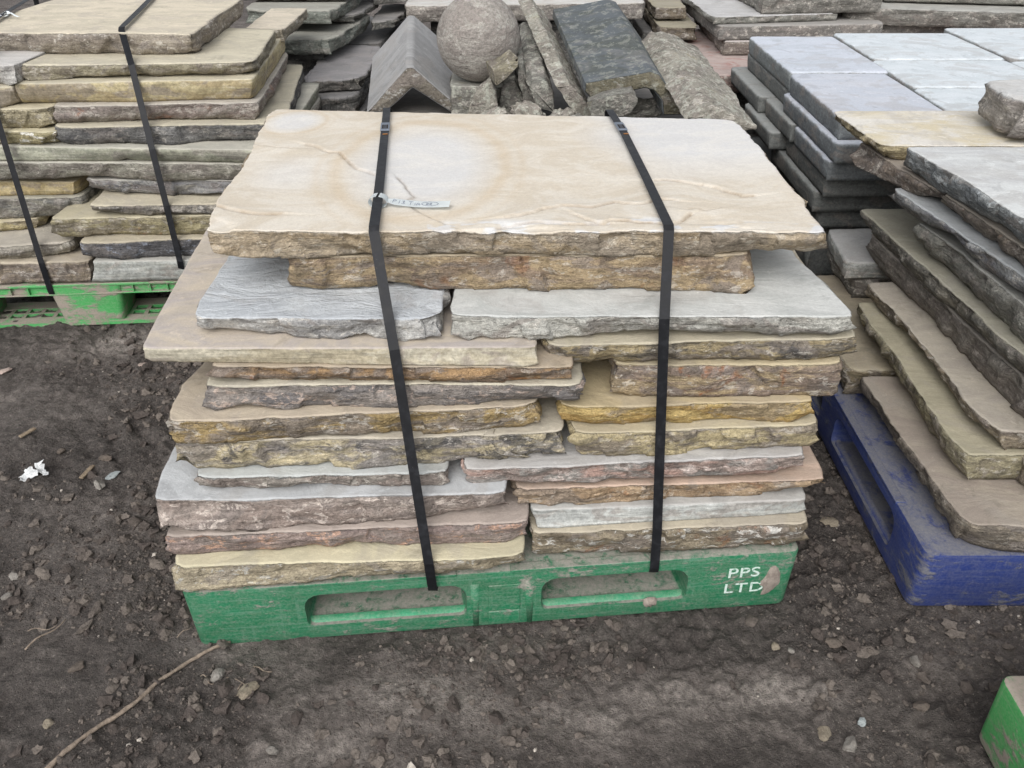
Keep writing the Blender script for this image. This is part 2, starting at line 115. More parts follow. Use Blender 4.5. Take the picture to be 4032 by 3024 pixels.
STRAP={'a_top':[(-.313,2.144,.78),(-.296,1.978,.78),(-.261,1.618,.78),(-.249,1.489,.78),(-.24,1.391,.78)],'a':[(-.235,1.368,.78),(-.213,1.294,.653),(-.205,1.271,.61),(-.157,1.156,.209),(-.156,1.175,.128)],'b_top':[(.242,2.127,.78),(.256,1.952,.78),(.267,1.632,.78),(.273,1.395,.78)],'b':[(.272,1.392,.78),(.265,1.299,.656),(.283,1.23,.224),(.284,1.217,.136)],'c_top':[(-1.334,3.404,.851),(-1.278,3.127,.851),(-1.214,2.815,.851)],'c':[(-1.204,2.793,.851),(-1.141,2.648,.785),(-1.091,2.538,.564),(-1.069,2.495,.402),(-1.058,2.473,.224),(-1.065,2.486,.187)],'d':[(-1.676,2.79,.851),(-1.563,2.598,.792),(-1.555,2.583,.734),(-1.492,2.458,.225),(-1.494,2.46,.125)],'d_top':[(-1.78,3.404,.851),(-1.689,2.985,.851),(-1.645,2.798,.851)]}
STEP=[[(-.459,1.874),(-.439,1.861),(-.419,1.837),(-.397,1.819),(-.373,1.813),(-.35,1.76),(-.325,1.716),(-.307,1.695),(-.28,1.674)],[(-.231,1.653),(-.209,1.603),(-.195,1.565),(-.183,1.547),(-.194,1.524),(-.184,1.493),(-.169,1.468),(-.142,1.443),(-.115,1.414)],[(-.01,1.448),(.02,1.456),(.058,1.488),(.099,1.502),(.15,1.493),(.194,1.521),(.238,1.511),(.28,1.54),(.311,1.535)],[(-.026,1.405),(.013,1.417),(.046,1.426),(.079,1.422),(.137,1.413),(.178,1.43),(.234,1.426),(.259,1.422),(.292,1.422),(.326,1.461)],[(.307,1.488),(.325,1.479),(.341,1.493),(.356,1.479),(.382,1.491)],[(.395,1.605),(.41,1.59),(.43,1.57),(.441,1.555),(.463,1.56)],[(.285,1.648),(.311,1.648),(.346,1.637),(.376,1.621)],[(-.564,1.867),(-.526,1.855),(-.486,1.849)],[(.117,1.461),(.133,1.439),(.151,1.422),(.174,1.422)],[(-.549,1.502),(-.503,1.476),(-.464,1.459),(-.42,1.459)]]
ELL=[(-.526,2.06,.071,.095),(-.191,1.737,.161,.269),(-.46,1.678,.106,.14),(.4,1.896,.235,.21)]
TAG=[(-.262,1.512,.78),(-.235,1.502,.78),(-.231,1.498,.78),(-.115,1.489,.78)]
PRISM={'ridge':([(-.51,3.0,.547),(-.36,3.0,.699),(-.339,3.0,.7),(-.18,3.0,.562),(-.18,3.0,.549),(-.214,3.0,.549),(-.343,3.0,.632),(-.443,3.0,.549)],(-.04,.5,.083)),'coping':([(.227,2.7,.72),(.429,2.7,.754),(.455,2.7,.745),(.56,2.7,.619),(.48,2.7,.619),(.471,2.7,.664),(.441,2.7,.695),(.414,2.7,.702),(.383,2.7,.695),(.313,2.7,.673),(.249,2.7,.67),(.226,2.7,.692)],(-.077,.65,.109)),'thin':([(.139,2.75,.696),(.182,2.75,.707),(.262,2.75,.615),(.253,2.75,.595),(.217,2.75,.595)],(-.12,.65,.161)),'tri':([(.494,2.42,.684),(.533,2.42,.715),(.568,2.42,.721),(.604,2.42,.711),(.702,2.42,.667),(.703,2.42,.653),(.66,2.42,.649)],(-.047,.73,.068)),'chip':([(-.06,2.8,.735),(-.037,2.8,.741),(-.01,2.8,.753),(.019,2.8,.774),(.019,2.8,.747),(-.014,2.8,.714),(-.051,2.8,.686)],(-.027,.12,.002)),'pointed':([(-.15,2.84,.57),(-.13,2.84,.624),(-.112,2.84,.661),(-.085,2.84,.687),(-.068,2.84,.7),(-.06,2.84,.694),(-.054,2.84,.654),(-.048,2.84,.57)],(-.001,.21,-.028)),'rounded':([(-.048,2.92,.548),(-.044,2.92,.607),(-.032,2.92,.655),(-.011,2.92,.675),(.012,2.92,.68),(.033,2.92,.634),(.045,2.92,.593),(.067,2.92,.548)],(-.007,.28,-.022)),'narrow':([(.02,2.88,.73),(.037,2.88,.736),(.058,2.88,.664),(.083,2.88,.624),(.095,2.88,.583),(.091,2.88,.559),(.059,2.88,.566),(.038,2.88,.624),(.024,2.88,.671)],(-.002,.27,.0)),'dark':([(.05,2.8,.687),(.069,2.8,.7),(.109,2.8,.697),(.13,2.8,.664),(.137,2.8,.602),(.091,2.8,.612),(.07,2.8,.651)],(-.025,.55,.088)),'small':([(.227,2.58,.689),(.269,2.58,.704),(.317,2.58,.714),(.36,2.58,.721),(.375,2.58,.701),(.374,2.58,.686),(.361,2.58,.661),(.303,2.58,.643),(.247,2.58,.643)],(.011,.14,-.014))}
LOOSE={'paper':[(-1.217,1.671)],'stick':[[(-1.316,1.813),(-1.295,1.855)],[(-1.087,1.653),(-1.079,1.708)]],'twig':[[(-.969,1.119),(-.922,1.196)],[(-.984,1.163),(-.933,1.181)],[(-.517,1.019),(-.499,1.076)],[(-.5,1.07),(-.462,1.06)],[(-.547,1.048),(-.48,1.021)],[(-.677,1.15),(-.653,1.178)],[(-.598,1.052),(-.568,1.036)]],'branch':[(-.806,.858),(-.788,.891),(-.77,.919),(-.745,.949),(-.722,.97),(-.705,.992),(-.689,1.019),(-.674,1.042),(-.657,1.062),(-.643,1.079),(-.628,1.094),(-.606,1.111),(-.58,1.127),(-.565,1.137)],'stone':[(-1.185,1.763),(-1.049,1.721),(-1.552,2.187),(-1.135,2.215),(-1.013,1.666),(-1.027,1.623),(-.565,1.052),(-.497,1.017),(-1.098,1.328),(-1.086,1.27),(-.848,.954),(-.424,.893),(-.851,1.082),(.794,1.093),(.647,.968),(.57,.947),(.61,.92),(.769,.999),(.558,1.122),(.758,1.504),(.651,1.143),(.532,1.138)]}

# ------------------------------------------------------------------ helpers
def lin(c):
    return tuple((v / 255 / 12.92) if v / 255 <= .04045 else (((v / 255 + .055) / 1.055) ** 2.4) for v in c) + (1.0,)

def tag(o, label=None, cat=None, group=None, kind=None):
    if label: o['label'] = label
    if cat: o['category'] = cat
    if group: o['group'] = group
    if kind: o['kind'] = kind
    return o

def empty(name, loc=(0, 0, 0), rz=0.0):
    o = bpy.data.objects.new(name, None)
    o.empty_display_size = .1
    o.location = loc
    o.rotation_euler = (0, 0, rz)
    col.objects.link(o)
    return o

def link_mesh(name, me, mat, parent=None, loc=None, smooth=True):
    o = bpy.data.objects.new(name, me)
    if mat: me.materials.append(mat)
    if smooth: me.polygons.foreach_set('use_smooth', [True] * len(me.polygons))
    if loc is not None: o.location = loc
    if parent: o.parent = parent
    col.objects.link(o)
    return o

def from_bm(name, bm, mat, parent=None, loc=None, smooth=False):
    me = bpy.data.meshes.new(name)
    bm.normal_update()
    bm.to_mesh(me); bm.free()
    return link_mesh(name, me, mat, parent, loc, smooth)

def _hash(ix, iy, iz, seed):
    h = (ix.astype(np.int64) * 374761393 + iy.astype(np.int64) * 668265263 + iz.astype(np.int64) * 2147483647 + int(seed) * 974711) & 0xffffffff
    h = ((h ^ (h >> 13)) * 1274126177) & 0xffffffff
    h = ((h ^ (h >> 16)) * 2246822519) & 0xffffffff
    h = h ^ (h >> 15)
    return (h & 0xffffff) / float(0xffffff) * 2 - 1

def vn(x, y, z, seed=0):
    x, y, z = np.broadcast_arrays(np.asarray(x, float), np.asarray(y, float), np.asarray(z, float))
    fx, fy, fz = np.floor(x), np.floor(y), np.floor(z)
    u, v, ww = x - fx, y - fy, z - fz
    u = u * u * (3 - 2 * u); v = v * v * (3 - 2 * v); ww = ww * ww * (3 - 2 * ww)
    r = 0
    for a in (0, 1):
        for b in (0, 1):
            for c in (0, 1):
                wt = (u if a else 1 - u) * (v if b else 1 - v) * (ww if c else 1 - ww)
                r = r + wt * _hash(fx + a, fy + b, fz + c, seed)
    return r

def fbm(x, y, z, seed=0, octv=4, gain=.5):
    a, f, r, n = 1.0, 1.0, 0, 0
    for i in range(octv):
        r = r + a * vn(np.asarray(x) * f + 17.3 * i, np.asarray(y) * f - 9.1 * i, np.asarray(z) * f + 4.7 * i, seed + i)
        n += a; a *= gain; f *= 2.03
    return r / n

def resample(pts, n, power=1.0, smooth=False):
    p = np.array(pts, float)
    d = np.r_[0, np.cumsum(np.linalg.norm(np.diff(p[:, :2], axis=0), axis=1))]
    if d[-1] == 0: d = np.linspace(0, 1, len(p))
    t = (np.linspace(0, 1, n) ** power) * d[-1]
    return np.stack([np.interp(t, d, p[:, k]) for k in range(p.shape[1])], 1)

# ------------------------------------------------------------------ materials
class NT:
    def __init__(self, name):
        self.m = bpy.data.materials.new(name); self.m.use_nodes = True
        self.t = self.m.node_tree; self.t.nodes.clear()
        self.out = self.t.nodes.new('ShaderNodeOutputMaterial')
        self.bsdf = self.t.nodes.new('ShaderNodeBsdfPrincipled')
        self.t.links.new(self.bsdf.outputs[0], self.out.inputs[0])
        self.tc = self.t.nodes.new('ShaderNodeTexCoord')
    def put(self, sock, v):
        if hasattr(v, 'links') or hasattr(v, 'is_linked'): self.t.links.new(v, sock)
        elif v is not None: sock.default_value = v
    def vec(self, scale=(1, 1, 1), loc=(0, 0, 0), src=None, rot=(0, 0, 0)):
        n = self.t.nodes.new('ShaderNodeMapping')
        self.t.links.new(src or self.tc.outputs['Object'], n.inputs['Vector'])
        n.inputs['Scale'].default_value = scale; n.inputs['Location'].default_value = loc; n.inputs['Rotation'].default_value = rot
        return n.outputs[0]
    def noise(self, v, scale, detail=4, rough=.55, dist=0.0):
        n = self.t.nodes.new('ShaderNodeTexNoise')
        self.t.links.new(v, n.inputs['Vector'])
        n.inputs['Scale'].default_value = scale; n.inputs['Detail'].default_value = detail
        n.inputs['Roughness'].default_value = rough; n.inputs['Distortion'].default_value = dist
        return n.outputs['Fac']
    def voro(self, v, scale, feature='F1'):
        n = self.t.nodes.new('ShaderNodeTexVoronoi'); n.feature = feature
        self.t.links.new(v, n.inputs['Vector']); n.inputs['Scale'].default_value = scale
        return n.outputs['Distance']
    def ramp(self, f, a, b, lo=0.0, hi=1.0):
        n = self.t.nodes.new('ShaderNodeMapRange'); n.interpolation_type = 'SMOOTHSTEP'
        self.t.links.new(f, n.inputs['Value'])
        n.inputs['From Min'].default_value = a; n.inputs['From Max'].default_value = b
        n.inputs['To Min'].default_value = lo; n.inputs['To Max'].default_value = hi
        return n.outputs['Result']
    def math(self, op, a, b=None, c=None):
        n = self.t.nodes.new('ShaderNodeMath'); n.operation = op
        for i, v in enumerate((a, b, c)):
            if v is not None: self.put(n.inputs[i], v)
        return n.outputs[0]
    def mix(self, f, a, b, mode='MIX'):
        n = self.t.nodes.new('ShaderNodeMix'); n.data_type = 'RGBA'; n.blend_type = mode
        self.put(n.inputs[0], f); self.put(n.inputs[6], a); self.put(n.inputs[7], b)
        return n.outputs[2]
    def gray(self, f):
        n = self.t.nodes.new('ShaderNodeCombineColor')
        for i in range(3): self.t.links.new(f, n.inputs[i])
        return n.outputs[0]
    def attr(self, name):
        n = self.t.nodes.new('ShaderNodeAttribute'); n.attribute_name = name
        return n.outputs['Fac']
    def bump(self, h, strength=1.0, dist=.003, normal=None):
        n = self.t.nodes.new('ShaderNodeBump')
        n.inputs['Strength'].default_value = strength; n.inputs['Distance'].default_value = dist
        self.t.links.new(h, n.inputs['Height'])
        if normal is not None: self.t.links.new(normal, n.inputs['Normal'])
        return n.outputs[0]
    def upness(self):
        g = self.t.nodes.new('ShaderNodeNewGeometry'); s = self.t.nodes.new('ShaderNodeSeparateXYZ')
        self.t.links.new(g.outputs['Normal'], s.inputs[0])
        return s.outputs['Z']
    def done(self, colr, rough=.9, bump=None, spec=.25, metal=0.0):
        self.put(self.bsdf.inputs['Base Color'], colr)
        self.put(self.bsdf.inputs['Roughness'], rough)
        self.bsdf.inputs['Specular IOR Level'].default_value = spec
        self.bsdf.inputs['Metallic'].default_value = metal
        if bump is not None: self.t.links.new(bump, self.bsdf.inputs['Normal'])
        return self.m

_seed = [0]
def soft(c, k=.22, g=(168, 164, 158)):
    return tuple(int(x * (1 - k) + y * k) for x, y in zip(c, g))
def stone(name, top, side, side2=None, dark=(84, 81, 77), kd=.5, pale=(214, 208, 198), kp=.35, top2=None, rust=0.0, sawn=False, special=None, lichen=0.0, flaky=1.0, keep=False, bedk=1.0):
    """Sandstone: a dusty bed face (top) and a broken edge with strata, dark weathering, pale flakes and iron stains."""
    _seed[0] += 1
    rnd = random.Random(_seed[0] * 7 + 3)
    off = (rnd.uniform(-9, 9), rnd.uniform(-9, 9), rnd.uniform(-9, 9))
    N = NT(name)
    side2 = side2 or tuple(int(c * .84) for c in side)
    top2 = top2 or tuple(int(c * .92) for c in top)
    if not keep: side, side2, top, top2 = soft(side, .22, (160, 155, 148)), soft(side2, .22, (136, 131, 126)), soft(top, .34, (172, 168, 163)), soft(top2, .34, (162, 158, 154))
    V = N.vec(loc=off)
    S = N.vec(scale=(7, 7, 30), loc=off)
    edge = N.attr('edge')
    strata = N.noise(S, 1.0, 4, .62, .8)
    patch = N.noise(N.vec(scale=(1, 1, 1.5), loc=off), 13, 6, .68, .7)
    low = N.noise(N.vec(scale=(1, 1, 2), loc=(off[2], off[1], off[0])), 8, 4, .6, 1.0)
    fl = N.noise(N.vec(scale=(1, 1, 1.8), loc=(off[1], off[2], off[0])), 30, 5, .72, .4)
    fine = N.noise(V, 120, 3, .75)
    grain = N.noise(V, 330, 2, .7)
    c = N.mix(N.ramp(strata, .42, .58), lin(side), lin(side2))
    c = N.mix(N.ramp(low, .52, .58, 0, .8), c, lin(tuple(int(.38 * a + .62 * b) for a, b in zip(side2, (146, 138, 132)))))
    c = N.mix(N.ramp(low, .40, .34, 0, .7), c, lin(tuple(min(255, int(x * 1.12)) for x in side)))
    c = N.mix(N.ramp(patch, .54, .62, 0, kd), c, lin(dark))
    c = N.mix(N.ramp(fl, .555, .60, 0, min(1, kp * 1.25)), c, lin(pale))
    c = N.mix(N.ramp(fl, .42, .36, 0, .35), c, lin(tuple(int(x * .62) for x in side)))
    if rust > 0:
        ru = N.noise(N.vec(loc=(off[2], off[0], off[1])), 9, 5, .65, .5)
        c = N.mix(N.ramp(ru, .58, .66, 0, rust), c, lin((152, 96, 56)))
    tlow = N.noise(N.vec(scale=(1, 2.0, 1), loc=off, rot=(0, 0, rnd.uniform(-.5, .5))), 6, 5, .66, 1.0)
    t = N.mix(N.ramp(tlow, .38, .62), lin(top), lin(top2))
    t = N.mix(N.ramp(low, .50, .62, 0, .45), t, lin(tuple(int(.5 * x * .9 + .5 * y) for x, y in zip(top, (164, 158, 152)))))
    t = N.mix(N.ramp(patch, .56, .66, 0, .4), t, lin(tuple(int(x * .78) for x in top)))
    t = N.mix(N.ramp(fl, .60, .66, 0, .5), t, lin(tuple(min(255, int(x * 1.1)) for x in top)))
    t = N.mix(N.ramp(fine, .72, .78, 0, .25), t, lin(tuple(int(x * .6) for x in top)))
    if special: t = special(N, t, V, low, patch, fl)
    e = N.ramp(N.math('ADD', edge, N.math('MULTIPLY', N.math('SUBTRACT', fl, .5), .9)), .3, .7)
    c = N.mix(e, t, c)
    if lichen > 0:
        li = N.noise(V, 34, 6, .75, .3)
        c = N.mix(N.ramp(li, .53, .58, 0, lichen), c, lin((186, 188, 176)))
        li2 = N.noise(N.vec(loc=(off[1], off[0], off[2])), 14, 6, .7, .4)
        c = N.mix(N.ramp(li2, .60, .68, 0, lichen * .5), c, lin((146, 134, 92)))
        c = N.mix(N.ramp(fl, .40, .34, 0, lichen * .8), c, lin((70, 70, 66)))
    c = N.mix(e, N.mix(1.0, c, N.gray(N.ramp(fine, .32, .68, .955, 1.035)), 'MULTIPLY'), N.mix(1.0, c, N.gray(N.ramp(fine, .32, .68, .80, 1.16)), 'MULTIPLY'))
    c = N.mix(1.0, c, N.gray(N.ramp(grain, .3, .7, .95, 1.04)), 'MULTIPLY')
    bed = N.noise(N.vec(scale=(5, 5, 150), loc=off), 1.0, 3, .6, .3)
    c = N.mix(e, c, N.mix(1.0, c, N.gray(N.ramp(bed, .36, .64, 1 - .13 * bedk, 1 + .10 * bedk)), 'MULTIPLY'))
    # relief
    hs_ = N.math('ADD', N.math('ADD', N.math('MULTIPLY', strata, .4 if not sawn else .1), N.math('MULTIPLY', bed, (.35 if not sawn else .2) * bedk)), N.math('MULTIPLY', N.noise(N.vec(scale=(1, 1, 1.6), loc=off), 58, 4, .75), 1.0 if not sawn else .2))
    ht = N.math('ADD', N.math('MULTIPLY', tlow, .35 * flaky), N.math('MULTIPLY', fl, .10 * flaky))
    hh = N.mix(e, N.gray(ht), N.gray(hs_))
    b = N.bump(hh, 1.0, .012 if not sawn else .007)
    b = N.bump(grain, .35, .0012, b)
    return N.done(c, .93, b, .2)

# ------------------------------------------------------------------ a riven slab: four edges, ragged outline, broken sides, bed face on top
def coons(A, B, L, R):
    """A front, B back (nx), L left, R right (ny), all (n,2) arrays -> grid (ny,nx,2)"""
    nx, ny = len(A), len(L)
    u = np.linspace(0, 1, nx)[None, :, None]
    v = np.zeros((ny, 1, 1))
    dl = np.r_[0, np.cumsum(np.linalg.norm(np.diff(L, axis=0), axis=1))]; v[:, 0, 0] = dl / dl[-1]
    g = (1 - v) * A[None] + v * B[None] + (1 - u) * L[:, None] + u * R[:, None]
    g -= (1 - u) * (1 - v) * A[0] + u * (1 - v) * A[-1] + (1 - u) * v * B[0] + u * v * B[-1]
    return g

def slab(name, data, mat, label, cat='flagstone', group=None, rough=1.0, rag=.004, nx=90, ny=26, nr=8, wear=.004, corner=.012, seed=None, hfun=None, power=1.7, attrs=None, und=.0015):
    zt, zs, F, FB, R, L = data
    seed = seed if seed is not None else 1
    A = resample(F, nx); Lp = resample(L, ny, power); Rp = resample(R, ny, power)
    Bk = resample([L[-1], R[-1]], nx)
    cen = (A.mean(0) + Bk.mean(0)) / 2
    def rg(P, amp):
        x, y = P[:, 0], P[:, 1]
        dx = fbm(x * 26, y * 26, zt * 31, seed, 4, .6); dy = fbm(x * 26, y * 26, zt * 31 + 50, seed + 9, 4, .6)
        Q = P.copy(); Q[:, 0] += dx * amp * 1.6; Q[:, 1] += dy * amp * 1.6
        for cpt in (A0[0], A0[-1], B0[0], B0[-1]):
            d = np.linalg.norm(P - cpt, axis=1)
            wgt = np.exp(-(d / (corner * 1.6)) ** 2) * corner * .8
            dv = cen - cpt; dv = np.sign(dv) * np.array([1, 1]) * .7
            Q += wgt[:, None] * dv
        return Q
    A0, B0 = A.copy(), Bk.copy()
    A, Bk, Lp, Rp = rg(A, rag), rg(Bk, rag), rg(Lp, rag), rg(Rp, rag)
    G = coons(A, Bk, Lp, Rp)
    X, Y = G[..., 0], G[..., 1]
    # height of the bed face
    Zt = np.full(X.shape, zt) + fbm(X * 6, Y * 6, seed * .1, seed, 4) * und * np.clip(rough, .2, 1.5)
    if hfun is not None: Zt = Zt + hfun(X, Y)
    # perimeter index
    idx = [(0, i) for i in range(nx)] + [(j, nx - 1) for j in range(1, ny)] + [(ny - 1, i) for i in range(nx - 2, -1, -1)] + [(j, 0) for j in range(ny - 2, 0, -1)]
    jj = np.array([a for a, b in idx]); ii = np.array([b for a, b in idx])
    K = len(idx)
    top = np.stack([X[jj, ii], Y[jj, ii]], 1)
    # worn arris
    wn = np.clip(.5 + .9 * fbm(top[:, 0] * 22, top[:, 1] * 22, zt * 17, seed + 3, 4), 0, 1.6)
    Zt[jj, ii] = np.minimum(Zt[jj, ii], zt) - wear * (.35 + wn)
    ztop = Zt[jj, ii]
    nxt = np.roll(top, -4, 0) - np.roll(top, 4, 0)
    nrm = np.stack([nxt[:, 1], -nxt[:, 0]], 1)
    nl = np.linalg.norm(nrm, axis=1)[:, None]; nrm = nrm / np.maximum(nl, 1e-9)
    area = np.sum(top[:, 0] * np.roll(top[:, 1], -1) - np.roll(top[:, 0], -1) * top[:, 1])
    if area < 0: nrm = -nrm
    # bottom ring
    bot = np.zeros((K, 3))
    fbp = resample(FB, nx)
    offl, offr = fbp[0, :2] - A0[0], fbp[-1, :2] - A0[-1]
    bx, by = top[:, 0], top[:, 1]
    un = .006 + .01 * rough * (.5 + fbm(bx * 14, by * 14, 3.3, seed + 5, 3))
    bot[:, :2] = top - nrm * un[:, None]
    bot[:, 2] = zs + np.clip(fbm(bx * 16, by * 16, 8.8, seed + 6, 3), 0, 1) * .018 * rough * (zt - zs) / .05
    bot[:nx, 0] = fbp[:, 0]; bot[:nx, 1] = fbp[:, 1]
    bot[:nx, 2] = np.maximum(zs, fbp[:, 2] + fbm(bx[:nx] * 40, by[:nx] * 40, 1.1, seed + 7, 3) * .004 * rough)
    for k, offv, zc in (((nx - 1), offr, fbp[-1, 2]), (0, offl, fbp[0, 2])):
        d = np.linalg.norm(top - top[k], axis=1); wgt = np.exp(-(d / .03)); wgt[:nx] = 0
        bot[:, :2] = bot[:, :2] * (1 - wgt[:, None]) + (top + offv) * wgt[:, None]
        bot[:, 2] = bot[:, 2] * (1 - wgt) + zc * wgt
    bot[:, 2] = np.minimum(bot[:, 2], ztop - .006)
    rings = []
    # flat fracture planes along the broken edge: short facets, each with its own set-back and tilt
    sl = np.r_[0, np.cumsum(np.linalg.norm(np.diff(top, axis=0), axis=1))]
    frs = np.random.default_rng(seed + 77)
    brk = np.cumsum(frs.uniform(.018, .085, 400)); brk = brk[brk < sl[-1] + .2]
    nb = len(brk) + 1
    f_off, f_slope, f_tilt, f_sh = frs.normal(0, .0034, nb), frs.normal(0, .07, nb), frs.normal(.001, .008, nb), frs.normal(0, .7, nb)
    for k in range(1, nr + 1):
        r = k / nr
        rr = r ** 2.0
        p = np.empty((K, 3))
        p[:, :2] = top * (1 - rr) + bot[:, :2] * rr
        p[:, 2] = ztop * (1 - r) + bot[:, 2] * r
        x, y, z = p.T
        s_ = sl + (z - zs) * .8 * vn(sl * 4, 0, 0, seed + 15) + .004 * vn(x * 60, y * 60, z * 60, seed + 16)
        fi = np.searchsorted(brk, s_); cb = brk[np.clip(fi, 0, len(brk) - 1)] - .03
        fct = f_off[fi] + f_slope[fi] * np.clip(s_ - cb, -.04, .04) + f_tilt[fi] * (r - .5) * 1.6
        d = (fbm(x * 13, y * 13, z * 70, seed + 11, 4, .6) * .006 + np.abs(vn(x * 10, y * 10, z * 30, seed + 12)) * -.007 + np.abs(vn(x * 27, y * 27, z * 60, seed + 14)) * -.004 + fbm(x * 70, y * 70, z * 120, seed + 13, 3, .6) * .0040 + .004 + fct) * rough
        d *= math.sin(math.pi * min(r * .9 + .1, .92)) ** .7
        p[:, :2] += nrm * d[:, None]
        rings.append(p)
    gv = np.stack([X.ravel(), Y.ravel(), Zt.ravel()], 1)
    verts = np.vstack([gv] + rings)
    base = verts.copy()
    faces = []
    q = np.arange(ny * nx).reshape(ny, nx)
    gf = np.stack([q[:-1, :-1], q[:-1, 1:], q[1:, 1:], q[1:, :-1]], -1).reshape(-1, 4)
    ring0 = q[jj, ii]
    prev = ring0; sf = []
    for k in range(nr):
        cur = ny * nx + k * K + np.arange(K)
        sf.append(np.stack([np.roll(prev, -1), prev, cur, np.roll(cur, -1)], -1))
        prev = cur
    sf = np.vstack(sf)
    if area < 0: gf = gf[:, ::-1]; sf = sf[:, ::-1]
    faces = np.vstack([gf, sf])
    ng = [int(i) for i in (prev[::-1] if area > 0 else prev)]
    org = np.array([cen[0], cen[1], zs])
    v = verts - org
    me = bpy.data.meshes.new(name)
    me.from_pydata(v.tolist(), [], faces.tolist() + [ng])
    e = np.ones(len(verts)); e[:ny * nx] = 0; e[ring0] = .5
    at = me.attributes.new('edge', 'FLOAT', 'POINT'); at.data.foreach_set('value', e)
    if attrs:
        for an, f in attrs.items():
            vals = np.asarray(f(verts[:, 0], verts[:, 1]), float)
            a2 = me.attributes.new(an, 'FLOAT', 'POINT'); a2.data.foreach_set('value', vals)
    o = link_mesh(name, me, mat, None, tuple(org))
    tag(o, label, cat, group, 'thing')
    return o

def quad(z, th, fl, fr, br, bl, und=.012):
    """slab data from four plan corners"""
    m = ((fl[0] + fr[0]) / 2, (fl[1] + fr[1]) / 2)
    return (z, z - th, [fl, m, fr], [(fl[0] + .004, fl[1] + und, z - th), (m[0], m[1] + und, z - th), (fr[0] - .004, fr[1] + und, z - th)], [fr, br], [fl, bl])

# ------------------------------------------------------------------ the soil
def soil_h(x, y):
    x = np.asarray(x, float); y = np.asarray(y, float)
    big = fbm(x * 1.6, y * 1.6, 0, 71, 3) * .016
    mid = fbm(x * 6, y * 6, 0, 72, 4, .55) * .016
    rid = (1 - np.abs(fbm(x * 11, y * 11, 0, 73, 3, .5)) * 2.2) * .006
    crumb = fbm(x * 42, y * 42, 0, 74, 4, .62) * .019 * np.clip(.50 + 1.9 * fbm(x * 2.6, y * 2.6, 2, 75, 3), .06, 1.35)
    cl = np.clip(np.abs(fbm(x * 24, y * 24, 5, 77, 3, .55)) * 2.2, 0, 1) * .013 * np.clip(.35 + 1.3 * fbm(x * 2.2, y * 2.2, 7, 78, 2), 0, 1)
    # tyre and track marks to the left of the front stack
    tr = np.sin((x * .8 + y * .55) * 85 + 3 * vn(x * 5, y * 5, 0, 76)) * .004 * np.clip(1 - ((x + 1.0) / .4) ** 2, 0, 1) * np.clip(1 - ((y - 1.85) / .28) ** 2, 0, 1)
    far = np.clip(1.2 - np.hypot(x, y - 1.6) / 12, 0, 1)
    return (big + mid + rid + crumb + cl + tr) * far - .012

def graded(lo, hi, step, end_lo, end_hi, g=1.18):
    a = list(np.arange(lo, hi + 1e-6, step))
    s, v = step, hi
    while v < end_hi: s *= g; v += s; a.append(v)
    s, v = step, lo
    while v > end_lo: s *= g; v -= s; a.insert(0, v)
    return np.array(a)

def soil_material():
    N = NT('soil_dark_damp')
    V = N.vec()
    big = N.noise(V, 2.0, 6, .68, .9)
    mid = N.noise(V, 9, 7, .68, .4)
    fine = N.noise(V, 75, 5, .72)
    spk = N.noise(V, 240, 3, .7)
    zone = N.attr('dry')  # dried and damp patches, plus the painted shade between the pallets
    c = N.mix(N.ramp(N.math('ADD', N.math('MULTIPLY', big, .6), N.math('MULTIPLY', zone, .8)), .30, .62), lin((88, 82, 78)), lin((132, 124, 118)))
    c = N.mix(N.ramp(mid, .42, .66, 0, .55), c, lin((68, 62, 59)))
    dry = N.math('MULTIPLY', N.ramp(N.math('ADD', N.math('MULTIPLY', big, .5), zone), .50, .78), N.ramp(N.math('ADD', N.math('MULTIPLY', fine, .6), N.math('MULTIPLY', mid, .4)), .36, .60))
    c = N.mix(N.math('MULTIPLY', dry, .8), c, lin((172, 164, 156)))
    c = N.mix(N.ramp(fine, .55, .75, 0, .35), c, lin((140, 132, 123)))
    c = N.mix(N.ramp(spk, .60, .70, 0, .6), c, lin((172, 164, 154)))
    c = N.mix(1.0, c, N.gray(N.ramp(fine, .30, .70, .66, 1.26)), 'MULTIPLY')
    h = N.math('ADD', N.math('MULTIPLY', N.noise(V, 48, 7, .74), 1.0), N.math('MULTIPLY', N.noise(V, 170, 4, .7), .35))
    b = N.bump(h, 1.0, .020)
    return N.done(c, N.ramp(mid, .4, .7, .75, .97), b, .3)
M_SOIL = soil_material()

